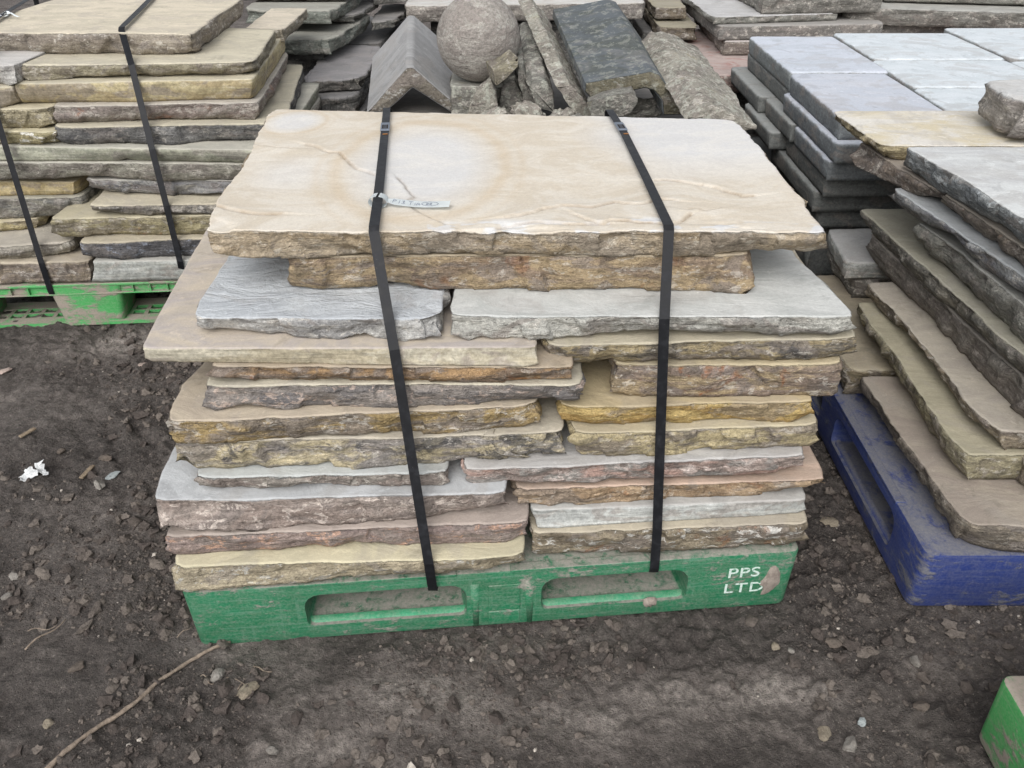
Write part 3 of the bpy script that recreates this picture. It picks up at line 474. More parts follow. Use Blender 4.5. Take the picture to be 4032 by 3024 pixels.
def build_soil():
    xs = graded(-1.75, 1.25, .0058, -260, 260)
    ys = graded(.72, 2.62, .0058, -120, 420)
    X, Y = np.meshgrid(xs, ys)
    Z = soil_h(X, Y)
    v = np.stack([X.ravel(), Y.ravel(), Z.ravel()], 1)
    ny, nx = X.shape
    q = np.arange(ny * nx).reshape(ny, nx)
    f = np.stack([q[:-1, :-1], q[:-1, 1:], q[1:, 1:], q[1:, :-1]], -1).reshape(-1, 4)
    me = bpy.data.meshes.new('ground')
    me.vertices.add(len(v)); me.vertices.foreach_set('co', v.ravel())
    me.loops.add(f.size); me.loops.foreach_set('vertex_index', f.ravel().astype(np.int32))
    me.polygons.add(len(f)); me.polygons.foreach_set('loop_start', np.arange(0, f.size, 4, dtype=np.int32))
    me.update(calc_edges=True); me.validate()
    # where the soil has dried pale, where it stays damp, and shade between the pallets painted dark
    dry_shade_spots = ((-1.28, 2.33, .16, .09, .45), (-.60, 1.13, .10, .06, .5), (-.18, 1.02, .20, .07, .45), (.12, .96, .22, .07, .5), (.33, 1.03, .12, .05, .4), (.53, 1.04, .10, .05, .4), (-.39, .91, .14, .05, .3), (-1.43, 2.05, .12, .1, .3), (.82, 1.08, .10, .05, .3), (.72, 1.45, .14, .34, -.45), (-1.1, 1.68, .3, .14, -.25), (.40, 1.13, .12, .04, -.3), (-.75, .95, .16, .1, -.15))
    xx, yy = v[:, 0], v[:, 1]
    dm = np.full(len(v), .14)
    for cx, cy, rx, ry, a in dry_shade_spots: dm += .6 * a * np.exp(-((xx - cx) / rx) ** 2 - ((yy - cy) / ry) ** 2)
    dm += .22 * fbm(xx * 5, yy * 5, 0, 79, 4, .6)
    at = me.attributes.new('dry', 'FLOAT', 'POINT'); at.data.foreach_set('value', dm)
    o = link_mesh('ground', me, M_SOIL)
    tag(o, 'dark damp bare soil of the stone yard', None, None, 'structure')
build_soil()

# ------------------------------------------------------------------ moulded plastic pallets
def plastic(name, c1, c2, dust, amount=.5, rough=.5, sc=1.0, hold=.66, updust=1.0):
    _seed[0] += 1
    N = NT(name)
    off = (_seed[0] * 1.7, _seed[0] * .9, 0)
    V = N.vec(loc=off)
    a = N.noise(N.vec(scale=(.8, .8, 1.3), loc=off), 17 * sc, 8, .76, .4)
    b = N.noise(N.vec(scale=(.6, .6, 1.6), loc=off), 64 * sc, 6, .75, .3)
    scr = N.noise(N.vec(scale=(6, 6, 170), loc=off), 1.0, 4, .7)
    scr2 = N.noise(N.vec(scale=(90, 90, 7), loc=off), 1.0, 3, .6)
    f = N.noise(V, 190, 3, .7)
    c = N.mix(N.ramp(a, .35, .65), lin(c1), lin(c2))
    c = N.mix(N.ramp(scr, .48, .64, 0, .6), c, lin(tuple(int(.55 * x + .45 * d) for x, d in zip(c2, dust))))
    c = N.mix(N.ramp(scr2, .56, .70, 0, .4), c, lin(tuple(int(.5 * x + .5 * d) for x, d in zip(c2, dust))))
    d1 = N.ramp(N.math('ADD', N.math('MULTIPLY', a, .62), N.math('MULTIPLY', b, .38)), .62 - .13 * amount, .69 - .13 * amount)
    up = N.ramp(N.upness(), .6, .98)
    upd = N.math('MULTIPLY', N.math('MULTIPLY', up, N.ramp(b, .30, .50)), updust)
    dd = N.math('MAXIMUM', d1, upd)
    film = N.math('ADD', N.math('MULTIPLY', dd, hold), N.math('MULTIPLY', N.ramp(N.math('MULTIPLY', N.math('ADD', f, b), .5), .36, .66), .30))
    c = N.mix(film, c, lin(dust))
    c = N.mix(1.0, c, N.gray(N.ramp(f, .25, .75, .9, 1.1)), 'MULTIPLY')
    r = N.math('ADD', N.math('MULTIPLY', dd, .35), rough)
    bp = N.bump(N.math('ADD', N.math('MULTIPLY', dd, .8), N.math('MULTIPLY', b, .4)), .6, .003)
    return N.done(c, r, bp, .4)

M_GREEN = plastic('green_plastic_muddy', (10, 102, 66), (22, 118, 80), (150, 143, 136), .66)
M_GREEN_LIP = plastic('green_plastic_lip', (14, 122, 80), (26, 140, 96), (150, 143, 136), .35, updust=.12)
M_LIME = plastic('light_green_plastic_dusty', (62, 158, 84), (76, 170, 96), (150, 140, 130), .95, sc=.38, hold=.82)
M_BLUE = plastic('blue_plastic_dusty', (32, 50, 110), (42, 60, 122), (108, 108, 112), .72, sc=.6, hold=.7)
M_MUD = NT('dried_mud').done(lin((146, 132, 122)), .95)

def box_bm(x0, x1, y0, y1, z0, z1, bm=None):
    bm = bm or bmesh.new()
    vs = [bm.verts.new(p) for p in ((x0, y0, z0), (x1, y0, z0), (x1, y1, z0), (x0, y1, z0), (x0, y0, z1), (x1, y0, z1), (x1, y1, z1), (x0, y1, z1))]
    for f in ((0, 3, 2, 1), (4, 5, 6, 7), (0, 1, 5, 4), (1, 2, 6, 5), (2, 3, 7, 6), (3, 0, 4, 7)): bm.faces.new([vs[i] for i in f])
    return bm

def bevel(bm, off, seg=2, sel=None):
    es = [e for e in bm.edges if sel is None or sel(e)]
    bmesh.ops.bevel(bm, geom=es, offset=off, segments=seg, profile=.5, affect='EDGES', clamp_overlap=True)
    return bm

def rbox(name, x0, x1, y0, y1, z0, z1, r, mat, parent, seg=2):
    return from_bm(name, bevel(box_bm(x0, x1, y0, y1, z0, z1), r, seg), mat, parent, smooth=False)

def vertical(e): return abs((e.verts[0].co - e.verts[1].co).normalized().z) > .9

def boolean_cut(bm_body, cutters):
    me = bpy.data.meshes.new('tmp_body'); bm_body.to_mesh(me); bm_body.free()
    o = bpy.data.objects.new('tmp_body', me); col.objects.link(o)
    tmp = []
    for cb in cutters:
        m2 = bpy.data.meshes.new('tmp_cut'); cb.normal_update(); cb.to_mesh(m2); cb.free()
        c = bpy.data.objects.new('tmp_cut', m2); col.objects.link(c); tmp.append(c)
        md = o.modifiers.new('cut', 'BOOLEAN'); md.operation = 'DIFFERENCE'; md.object = c; md.solver = 'EXACT'
    dg = bpy.context.evaluated_depsgraph_get()
    res = bpy.data.meshes.new_from_object(o.evaluated_get(dg))
    for c in tmp + [o]: bpy.data.objects.remove(c, do_unlink=True)
    return res

def recess(x0, x1, z0, z1, depth, slope, r=.022):
    """fork-hole cutter: mouth x0..x1 at y=-.02, back wall leaning so its foot stands nearer"""
    bm = bmesh.new()
    y0 = -.03
    pts = [(x0, y0, z0), (x1, y0, z0), (x1 - .02, depth - slope, z0), (x0 + .02, depth - slope, z0), (x0, y0, z1), (x1, y0, z1), (x1 - .02, depth, z1), (x0 + .02, depth, z1)]
    vs = [bm.verts.new(p) for p in pts]
    for f in ((0, 3, 2, 1), (4, 5, 6, 7), (0, 1, 5, 4), (1, 2, 6, 5), (2, 3, 7, 6), (3, 0, 4, 7)): bm.faces.new([vs[i] for i in f])
    top = [e for e in bm.edges if abs(e.verts[0].co.y - e.verts[1].co.y) > .05 and e.verts[0].co.z > (z0 + z1) / 2]
    bmesh.ops.bevel(bm, geom=top, offset=r * 1.5, segments=4, profile=.5, affect='EDGES')
    low = [e for e in bm.edges if abs(e.verts[0].co.y - e.verts[1].co.y) > .05 and e.verts[0].co.z < z0 + .002 and e.verts[1].co.z < z0 + .002]
    bmesh.ops.bevel(bm, geom=low, offset=r * .6, segments=3, profile=.5, affect='EDGES')
    return bm

def auto_smooth(o, ang=35):
    me = o.data
    me.polygons.foreach_set('use_smooth', [True] * len(me.polygons))
    try: me.set_sharp_from_angle(angle=math.radians(ang))
    except Exception: pass

def solid_pallet(loc, rz, mat, label, W=1.2, D=1.0, H=.155, holes=((.215, .535), (.682, .985)), side_holes=((.2, .45), (.58, .82)), lettering=False, group=None):
    root = empty('plastic_pallet', loc, rz)
    tag(root, label, 'pallet', group)
    bm = box_bm(0, W, 0, D, .0, H)
    for v in bm.verts:
        if v.co.z < .01:
            v.co.x += .006 if v.co.x < W / 2 else -.006; v.co.y += .001 if v.co.y < D / 2 else -.001
    bevel(bm, .020, 4, vertical)
    bevel(bm, .007, 2, lambda e: not vertical(e) and len(e.link_faces) == 2 and e.calc_face_angle(0) > .6)
    cut = [recess(a, b, .040, .126, .27, .03) for a, b in holes]
    for a, b in side_holes:
        for sgn in (0, 1):
            c = recess(a, b, .042, .124, .17, .06)
            for v in c.verts:
                x, y = v.co.x, v.co.y
                if sgn == 0: v.co.x, v.co.y = y, D - x
                else: v.co.x, v.co.y = W - y, x
            cut.append(c)
    me = boolean_cut(bm, cut)
    body = link_mesh('body', me, mat, root); auto_smooth(body, 30)
    for a, b in holes:                                   # rounded lip along the foot of each fork hole
        bm = bmesh.new()
        n = 10
        prof = [(.0 + .017 * (1 - math.cos(t)), .026 + .020 * math.sin(t)) for t in np.linspace(-1.2, 1.7, n)]
        rows = []
        for x in np.linspace(a - .012, b + .012, 14):
            rows.append([bm.verts.new((x, .004 + py - .001, pz)) for py, pz in prof])
        for r0, r1 in zip(rows, rows[1:]):
            for k in range(n - 1): bm.faces.new((r0[k], r1[k], r1[k + 1], r0[k + 1]))
        bm.faces.new(rows[0][::-1]); bm.faces.new(rows[-1])
        o = from_bm('fork_hole_lip', bm, M_GREEN_LIP if lettering else mat, root, smooth=True)
        # raised rib on the deck rim above the hole
        from_bm('deck_rim', bevel(box_bm(a - .06, b - .02, -.002, .02, H - .006, H + .0025), .002, 2), mat, root)
    if lettering:
        m = (holes[0][1] + holes[1][0]) / 2
        from_bm('raised_panel', bevel(box_bm(m - .032, m + .032, -.0015, .02, .048, .118), .0012, 1), mat, root)
        from_bm('raised_panel', bevel(box_bm(m - .032, m + .032, -.001, .02, .012, .044), .0012, 1), mat, root)
        for x in (m - .058, m + .052):
            bm = bmesh.new(); bmesh.ops.create_cone(bm, cap_ends=True, segments=20, radius1=.011, radius2=.014, depth=.12)
            for v in bm.verts: v.co.z += .064; v.co.x += x; v.co.y += .0105
            from_bm('buttress', bm, mat, root, smooth=True)
    return root

def text_part(txt, size, loc, rot, mat, parent, sx=1.0, space=1.0):
    cu = bpy.data.curves.new('lettering', 'FONT'); cu.body = txt; cu.size = size; cu.extrude = .0004; cu.space_character = space; cu.offset = .0002
    t = bpy.data.objects.new('tmp_text', cu); col.objects.link(t)
    dg = bpy.context.evaluated_depsgraph_get(); dg.update()
    me = bpy.data.meshes.new_from_object(t.evaluated_get(dg)); bpy.data.objects.remove(t, do_unlink=True)
    me.materials.clear()
    o = link_mesh('lettering', me, mat, parent, loc, smooth=False)
    o.rotation_euler = rot; o.scale = (sx, 1, 1)
    return o

YAW = math.radians(5.4)
P_FRONT = solid_pallet((-.634, 1.130, -.006), YAW, M_GREEN, 'mid-green plastic pallet with white lettering under the front stack', W=1.226, holes=((.225, .548), (.694, 1.0)), lettering=True)
def letter_mat():
    N = NT('white_stencil_paint')
    n = N.noise(N.vec(scale=(1, 1, 1)), 130, 5, .75)
    return N.done(N.mix(N.ramp(n, .52, .64), lin((200, 216, 208)), lin((60, 140, 105))), .6)
M_LET = letter_mat()
text_part('PPS', .0375, (1.078, -.0006, .093), (math.pi / 2, 0, 0), M_LET, P_FRONT, 1.18, 1.08)
text_part('LTD', .0375, (1.075, -.0004, .049), (math.pi / 2, 0, 0), M_LET, P_FRONT, 1.18, 1.12)

def mud_patch(name, pts, parent, y, th=.0025, seed=1):
    """thin splash of dried mud with a lumpy outline on a face looking to -y"""
    c = np.array(pts).mean(0); n = 40
    loop = resample(list(pts) + [pts[0]], n + 1)[:-1]
    for _ in range(3): loop = (np.roll(loop, 1, 0) + 2 * loop + np.roll(loop, -1, 0)) / 4
    bm = bmesh.new()
    cv = bm.verts.new((c[0], y - th * 1.4, c[1])); inner = []; outer = []
    for i, p in enumerate(loop):
        d = (p - c); k = 1 + .10 * float(fbm(p[0] * 90, p[1] * 90, seed, seed, 3))
        inner.append(bm.verts.new((c[0] + d[0] * k * .82, y - th * (1 + .5 * float(vn(p[0] * 200, p[1] * 200, 0, seed))), c[1] + d[1] * k * .82)))
        outer.append(bm.verts.new((c[0] + d[0] * k, y + .001, c[1] + d[1] * k)))
    for i in range(n):
        j = (i + 1) % n
        bm.faces.new((cv, inner[i], inner[j])); bm.faces.new((inner[i], outer[i], outer[j], inner[j]))
    bmesh.ops.recalc_face_normals(bm, faces=bm.faces)
    return from_bm(name, bm, M_MUD2, parent, smooth=True)
def mud2():
    N = NT('mud_splash'); V = N.vec()
    n = N.noise(V, 60, 6, .7)
    return N.done(N.mix(N.ramp(n, .35, .65), lin((128, 118, 110)), lin((152, 142, 133))), .95, N.bump(n, 1, .004), .2)
M_MUD2 = mud2()
mud_patch('mud_splash', [(1.165, .112), (1.176, .124), (1.184, .108), (1.196, .098), (1.190, .085), (1.198, .07), (1.185, .050), (1.166, .030), (1.156, .034), (1.164, .055), (1.148, .066), (1.150, .074), (1.160, .086)], P_FRONT, -.0002, .0022, 3)
mud_patch('mud_splash', [(.918, .050), (.935, .049), (.940, .034), (.922, .026), (.908, .031), (.908, .044)], P_FRONT, .0015, .006, 5)

P_BLUE = solid_pallet((.832, 2.43, -.004), -math.pi / 2, M_BLUE, 'dusty blue plastic pallet under the stack at right', W=1.2, D=1.0, holes=((.22, .56), (.66, 1.06)), side_holes=((.36, .62), (.70, .9)))
P_NEAR = solid_pallet((.838, .945, -.004), -math.pi / 2 , M_LIME, 'corner of a light green plastic pallet at the lower right edge', W=1.2, D=1.0, holes=((.3, .56), (.66, .95)))

def skeleton_pallet(loc, rz, mat, label, W=1.2, D=1.0, H=.150, columns=(0, .44, .99), cw=(.20, .245, .21)):
    """open pallet: thin ribbed deck, tapered columns, perforated bottom boards"""
    root = empty('plastic_pallet', loc, rz); tag(root, label, 'pallet')
    rbox('deck', 0, W, 0, D, H - .010, H, .003, mat, root)
    rbox('deck_edge', 0, W, .010, .016, H - .034, H - .010, .001, mat, root)
    rbox('deck_lower_edge', 0, W, -.001, .016, H - .038, H - .034, .001, mat, root)
    for x in np.arange(.02, W - .02, .055):
        if any(c - .01 < x < c + w_ + .01 for c, w_ in zip(columns, cw)): continue
        bm = bmesh.new()
        v = [bm.verts.new(p) for p in ((x, -.001, H - .010), (x, .010, H - .010), (x, .010, H - .034), (x, .0, H - .034), (x + .003, -.001, H - .010), (x + .003, .010, H - .010), (x + .003, .010, H - .034), (x + .003, .0, H - .034))]
        for f in ((0, 1, 2, 3), (7, 6, 5, 4), (0, 4, 5, 1), (1, 5, 6, 2), (2, 6, 7, 3), (3, 7, 4, 0)): bm.faces.new([v[i] for i in f])
        from_bm('deck_rib', bm, mat, root)
    for c, w_ in zip(columns, cw):
        for y0 in (0, .42, .84):
            bm = box_bm(c, c + w_, y0, y0 + .16, 0, H - .010)
            for v in bm.verts:
                if v.co.z < .01: v.co.x += .022 if v.co.x < c + w_ / 2 else -.022; v.co.y += .004 if v.co.y < y0 + .08 else -.012
            bevel(bm, .018, 3, lambda e: abs((e.verts[0].co - e.verts[1].co).normalized().z) > .8)
            o = from_bm('column', bm, mat, root); auto_smooth(o, 40)
    for y0 in (0, .84):
        bm = bmesh.new()
        def bar(x0, x1, a, b, z=.012): box_bm(x0, x1, y0 + a, y0 + b, .0, z, bm)
        bar(0, W, 0, .045); bar(0, W, .072, .082, .0115); bar(0, W, .109, .16)
        for x in np.arange(.02, W, .05): bar(x, x + .013, .045, .072, .011); bar(x, x + .013, .082, .109, .011)
        from_bm('bottom_board', bm, mat, root)
    return root
P_LEFT = skeleton_pallet((-1.86, 2.425, -.004), math.radians(4.6), M_LIME, 'light green open plastic pallet under the stack at left', columns=(0, .355, .99), cw=(.16, .235, .21))

# ------------------------------------------------------------------ the front stack
G_FRONT = 'slabs in the front stack on the mid-green pallet'
def seg_dist(X, Y, pl):
    d = np.full(X.shape, 9.0); sgn = np.zeros(X.shape)
    for (ax, ay), (bx, by) in zip(pl, pl[1:]):
        vx, vy = bx - ax, by - ay
        t = np.clip(((X - ax) * vx + (Y - ay) * vy) / (vx * vx + vy * vy), 0, 1)
        dx, dy = X - ax - t * vx, Y - ay - t * vy
        dd = np.hypot(dx, dy); m = dd < d
        d[m] = dd[m]; sgn[m] = np.sign(vx * dy - vy * dx)[m]
    return d, sgn
def wobble(X, Y, a=.006):
    return X + a * fbm(X * 30, Y * 30, 1, 31, 3), Y + a * fbm(X * 30, Y * 30, 9, 37, 3)
def top_relief(X, Y):
    Xw, Yw = wobble(X, Y, .007)
    h = fbm(X * 3, Y * 5, 0, 41, 3) * .003
    for i, pl in enumerate(STEP):
        d, s = seg_dist(Xw, Yw, pl)
        up = 1 if i % 3 != 1 else -1
        h += np.where(s * up > 0, 1, 0) * .0030 * np.exp(-(d / .05)) * np.clip(1 - d / .12, 0, 1)
        h -= .0034 * np.exp(-(d / .0026) ** 2)
    # broad flaking towards the front arris
    fr = fbm(X * 7, Y * 16, 3, 47, 4)
    h -= np.clip(1.46 - Y + fr * .05, 0, .08) * .05 * np.clip((fr - .05) / .15, 0, 1)
    return h
def top_stain(x, y):
    Xw, Yw = wobble(x, y, .009)
    v = np.zeros(x.shape)
    for pl in STEP:
        d, s = seg_dist(Xw, Yw, pl); v = np.maximum(v, np.exp(-(d / .0032) ** 1.5) * np.clip(.7 + .8 * fbm(x * 25, y * 25, 2, 63, 2), 0, 1))
    return v
def top_pale(x, y):
    v = np.zeros(x.shape)
    n = fbm(x * 4, y * 4, 0, 51, 4) * .22
    for i, (cx, cy, rx, ry) in enumerate(ELL):
        d = np.hypot((x - cx) / rx, (y - cy) / ry) + n * (.5 if i < 2 else 1.6)
        v = np.maximum(v, np.clip((1.08 - d) / (.45 if i < 2 else .7), 0, 1) * (.8, .85, .5, .9)[i])
    fr = fbm(x * 16, y * 30, 5, 57, 4, .6)
    v = np.maximum(v, 1.25 * np.clip((1.432 + .03 * fbm(x * 9, y * 9, 2, 58, 3) - y) / .02, 0, 1) * np.clip((fr - .02) / .12, 0, 1) * (x > -.15))
    v = np.maximum(v, .9 * np.clip((x - .16 + .25 * (y - 1.9) + .10 * fbm(x * 5, y * 5, 1, 59, 4)) / .12, 0, 1) * np.clip((y - 1.62) / .2, 0, 1))
    return v
def top_ring(x, y):
    v = np.zeros(x.shape)
    n = fbm(x * 4, y * 4, 0, 51, 4) * .22
    for i, (cx, cy, rx, ry) in enumerate(ELL[:2]):
        d = np.hypot((x - cx) / rx, (y - cy) / ry) + n * .5
        v = np.maximum(v, np.exp(-((d - 1.13) / .09) ** 2))
        v = np.maximum(v, .5 * np.exp(-((d - 1.36) / .05) ** 2))
    return v
def special_top(N, t, V, low, patch, fl):
    st = N.noise(N.vec(scale=(1.0, 1.7, 1), rot=(0, 0, -.28)), 6, 7, .70, 1.4)
    t = N.mix(N.ramp(st, .40, .62), lin((197, 187, 171)), lin((207, 200, 188)))
    t = N.mix(N.ramp(st, .62, .72, 0, .5), t, lin((184, 174, 158)))
    pale = N.attr('pale')
    bl = N.mix(N.ramp(st, .42, .66), lin((202, 202, 202)), lin((210, 208, 204)))
    t = N.mix(pale, t, bl)
    t = N.mix(N.math('MULTIPLY', N.attr('ring'), .32), t, lin((190, 168, 136)))
    t = N.mix(N.math('MULTIPLY', N.attr('stain'), .6), t, lin((120, 98, 74)))
    return t
M_TOP = stone('honey_sandstone_top_slab', (206, 193, 170), (176, 160, 134), (152, 134, 106), (104, 96, 84), .45, (206, 198, 184), .4, special=special_top, flaky=.45)
top_o = slab('flagstone', SL['M13'], M_TOP, 'wide honey-coloured slab on top of the front stack, cracked and ringed with pale ovals', 'flagstone', G_FRONT, rough=.9, rag=.005, nx=360, ny=230, nr=10, wear=.003, corner=.007, seed=13, hfun=top_relief, power=1.15, attrs={'pale': top_pale, 'ring': top_ring, 'stain': top_stain})

FRONT = {
 # id: (label, top, side, side2, dark, kd, pale, kp, extras)
 'M1': ('thick cream-topped yellow-beige slab, lowest at the left end of the green pallet', (214, 204, 166), (178, 166, 138), (152, 140, 116), dict(kd=.3, pale=(205, 208, 208), kp=.3)),
 'M14': ('grey-brown slab flecked with white lime, lowest at the right end of the green pallet', (188, 176, 150), (150, 138, 114), (118, 106, 88), dict(kd=.4, pale=(214, 212, 206), kp=.55, rust=.4)),
 'M2': ('pinkish brown slab with salmon scuffs along its arris, second from the bottom at left', (172, 156, 146), (160, 142, 134), (134, 118, 112), dict(kd=.3, pale=(214, 172, 146), kp=.45)),
 'M15': ('smooth pale blue-grey slab, second from the bottom at right', (190, 190, 186), (184, 188, 186), (172, 176, 174), dict(kd=.08, kp=.1, sawn=True)),
 'M3': ('pinkish grey broken-edged slab with a bare blue-grey top corner, third from the bottom at left', (192, 198, 202), (164, 150, 142), (146, 130, 122), dict(kd=.25, pale=(212, 200, 190), kp=.55)),
 'M16': ('thin tan slab whose pinkish corner sticks out at right, third from the bottom', (204, 172, 148), (182, 156, 124), (150, 124, 94), dict(kd=.3, kp=.25, rust=.35)),
 'M4': ('short thin grey slab with a dark red streak, above the blue-grey slab at left', (188, 194, 194), (152, 144, 136), (136, 124, 116), dict(kd=.3, kp=.4)),
 'M17': ('long grey slab with pink flakes and one white spot, fourth from the bottom at right', (192, 192, 190), (156, 150, 146), (186, 152, 140), dict(kd=.45, pale=(218, 202, 194), kp=.5)),
 'M5': ('thick cream and grey layered slab with black patches, mid-height at left', (196, 186, 164), (192, 178, 142), (140, 136, 130), dict(kd=.75, dark=(72, 73, 76), kp=.4)),
 'M18': ('squared yellow-grey slab with a split line, below the ochre slab at right', (196, 182, 146), (184, 168, 128), (142, 130, 112), dict(kd=.45, kp=.25)),
 'M6': ('brown slab stained ochre and black with a wide dusty left corner', (192, 176, 150), (160, 136, 88), (132, 120, 106), dict(kd=.6, dark=(78, 72, 66), kp=.4)),
 'M19': ('bright ochre yellow slab in the right half of the front stack', (196, 174, 128), (190, 162, 98), (166, 134, 74), dict(kd=.2, kp=.12, rust=.3)),
 'M7': ('grey and pink mottled slab with a pale yellow rim, under the thin orange-brown one', (204, 196, 172), (150, 142, 134), (118, 114, 112), dict(kd=.5, dark=(92, 92, 96), pale=(188, 170, 158), kp=.6)),
 'M20': ('thick rusty-ended brown and grey slab at right, above the ochre one', (190, 172, 132), (168, 148, 114), (136, 120, 108), dict(kd=.4, kp=.35, rust=.75)),
 'M8': ('thin orange-brown slab directly under the overhanging sawn-edged slab', (176, 156, 130), (160, 126, 86), (118, 98, 80), dict(kd=.5, kp=.2, rust=.4)),
 'M21': ('dark ochre and grey craggy slab under the big pale grey slab at right', (190, 180, 152), (164, 148, 112), (116, 110, 98), dict(kd=.7, dark=(72, 73, 76), kp=.35)),
 'M9': ('beige slab with a straight sawn edge overhanging the front stack at left', (198, 184, 162), (186, 180, 160), (174, 164, 138), dict(kd=.12, kp=.1, sawn=True, top2=(178, 168, 162))),
 'M11': ('large pale grey slab jutting out right of the front stack, third from the top', (206, 210, 208), (186, 186, 180), (160, 158, 152), dict(kd=.2, kp=.3)),
 'M10': ('rough blue-white riven slab with rounded ends, left of the big pale grey one', (198, 206, 214), (184, 184, 182), (148, 148, 148), dict(kd=.2, kp=.35, flaky=3.2, top2=(176, 184, 192))),
 'M12': ('thick brown slab set back directly under the top slab', (176, 158, 128), (166, 144, 110), (136, 118, 98), dict(kd=.4, kp=.3, rust=.3)),
}
for k, (lab, top, side, side2, ex) in FRONT.items():
    m = stone('sandstone_' + k.lower(), top, side, side2, **ex)
    sw = ex.get('sawn', False)
    slab('flagstone', SL[k], m, lab, 'flagstone', G_FRONT, rough=.28 if sw else 1.0, rag=.0012 if sw else .0028, nx=190 if k in ('M9', 'M11', 'M10', 'M12', 'M5') else 160, ny=34, nr=10, wear=.002 if sw else .0028, seed=int(k[1:]) * 3 + 100, corner=.006 if sw else .009)

# ------------------------------------------------------------------ straps
def strap_mat():
    N = NT('black_steel_strap'); V = N.vec()
    n = N.noise(V, 55, 6, .7, .3); n2 = N.noise(V, 230, 3, .6)
    c = N.mix(N.ramp(n, .45, .7), lin((26, 27, 30)), lin((40, 41, 45)))
    c = N.mix(N.ramp(n, .70, .76, 0, .7), c, lin((120, 70, 36)))
    c = N.mix(N.ramp(n2, .72, .76, 0, .5), c, lin((140, 136, 130)))
    return N.done(c, N.ramp(n, .3, .7, .38, .55), None, .2, 0.0)
M_STRAP = strap_mat()
M_RUST = NT('strap_rust').done(lin((150, 104, 62)), .85)
M_SEAL = NT('seal_steel').done(lin((120, 128, 140)), .42, None, .5, .6)
M_NOTCH = NT('seal_notch_shadow').done(lin((48, 44, 42)), .8)
def ribbon_bm(pts, nrms, wid, th, bm=None):
    bm = bm or bmesh.new()
    pts = [Vector(p) for p in pts]; rows = []
    for i, p in enumerate(pts):
        t = ((pts[min(i + 1, len(pts) - 1)] - pts[max(i - 1, 0)])).normalized()
        n = Vector(nrms[i]).normalized(); n = (n - t * n.dot(t)).normalized(); s = t.cross(n)
        rows.append([bm.verts.new(p + s * wid / 2 * a + n * th * b) for a, b in ((-1, 0), (1, 0), (1, 1), (-1, 1))])
    for r0, r1 in zip(rows, rows[1:]):
        for k in range(4): bm.faces.new((r0[k], r0[(k + 1) % 4], r1[(k + 1) % 4], r1[k]))
    bm.faces.new(rows[0]); bm.faces.new(rows[-1][::-1])
    bmesh.ops.recalc_face_normals(bm, faces=bm.faces)
    return bm
def densify(pts, step=.02):
    out = [Vector(pts[0])]
    for a, b in zip(pts, pts[1:]):
        a, b = Vector(a), Vector(b); n = max(1, int((b - a).length / step))
        for i in range(1, n + 1): out.append(a.lerp(b, i / n))
    return out
def make_strap(topline, face, wid, label, back_z, group, seal_at=None, rust_at=None):
    root = empty('steel_strap', (face[-1][0], face[-1][1], 0)); tag(root, label, 'strap', group)
    o = Vector(root.location)
    lift = .0105
    tl = [Vector(p) + Vector((0, 0, lift)) for p in topline]
    fc = [Vector(p) + Vector((0, -.007, 0)) for p in face]
    tl[-1] = tl[-1] + Vector((0, -.010, .001))
    fc[0] = Vector((tl[-1].x, tl[-1].y - .008, tl[-1].z - .007))
    bk = tl[0] + Vector((0, .02, -.012))
    path = [bk + Vector((0, .0, -.30)), bk] + tl + fc
    e = fc[-1]
    path += [e + Vector((0, .004, -.014)), e + Vector((.002, .05, -.012)), e + Vector((.004, .15, -.012))]
    P, Nn = [], []
    for a, b in zip(path, path[1:]):
        n = max(1, int((b - a).length / .03)); t = (b - a).normalized()
        hor = Vector((1, 0, 0)); nn = hor.cross(t)
        for i in range(n): P.append(a.lerp(b, i / n)); Nn.append(nn)
    P.append(path[-1]); Nn.append(Nn[-1])
    Nn = [(Nn[max(0, i - 1)] + Nn[i] + Nn[min(len(Nn) - 1, i + 1)]) for i in range(len(Nn))]
    Nn = [(n if n.length > 1e-4 else Vector((0, -1, 0))) for n in Nn]
    from_bm('band', ribbon_bm([p - o for p in P], [-n for n in Nn], wid, .0009), M_STRAP, root)
    if seal_at is not None:
        a, b = tl[0], tl[-1]
        d = (b - a).normalized(); c = a.lerp(b, seal_at)
        # follow the polyline
        acc = 0; tot = sum((q - p).length for p, q in zip(tl, tl[1:])); want = tot * seal_at
        for p, q in zip(tl, tl[1:]):
            L = (q - p).length
            if acc + L >= want: c = p.lerp(q, (want - acc) / L); d = (q - p).normalized(); break
            acc += L
        sd = d.cross(Vector((0, 0, 1))).normalized()
        rot = Matrix((sd, d, Vector((0, 0, 1)))).transposed().to_4x4()
        bm = bevel(box_bm(-wid / 2 - .0015, wid / 2 + .0015, -.030, .030, -.001, .0036), .0012, 2)
        s = from_bm('seal', bm, M_SEAL, root); s.matrix_local = Matrix.Translation(c - o) @ rot
        for yy in (-.006, .002, .010, .018):
            bm = box_bm(-wid * .30, wid * .30, yy - .0016, yy + .0016, .0030, .0041)
            s2 = from_bm('crimp_notch', bm, M_NOTCH, s)
        for xx in (-wid * .30, wid * .30):
            bm = box_bm(xx - .0014, xx + .0014, -.008, .020, .0031, .0043)
            from_bm('crimp_notch', bm, M_NOTCH, s)
        bm = box_bm(-wid * .40, wid * .22, .054, .060, .0012, .0020)
        from_bm('rust_patch', bm, M_RUST, s)
    return root
G_ST = 'black steel straps round the front stack'
make_strap(STRAP['a_top'], STRAP['a'], .0185, 'black steel strap round the front stack, the left one with the paper tag', .5, G_ST, .22)
make_strap(STRAP['b_top'], STRAP['b'], .0185, 'black steel strap round the front stack, the right one without a tag', .5, G_ST, .20)
G_ST2 = 'black steel straps round the stack at left'
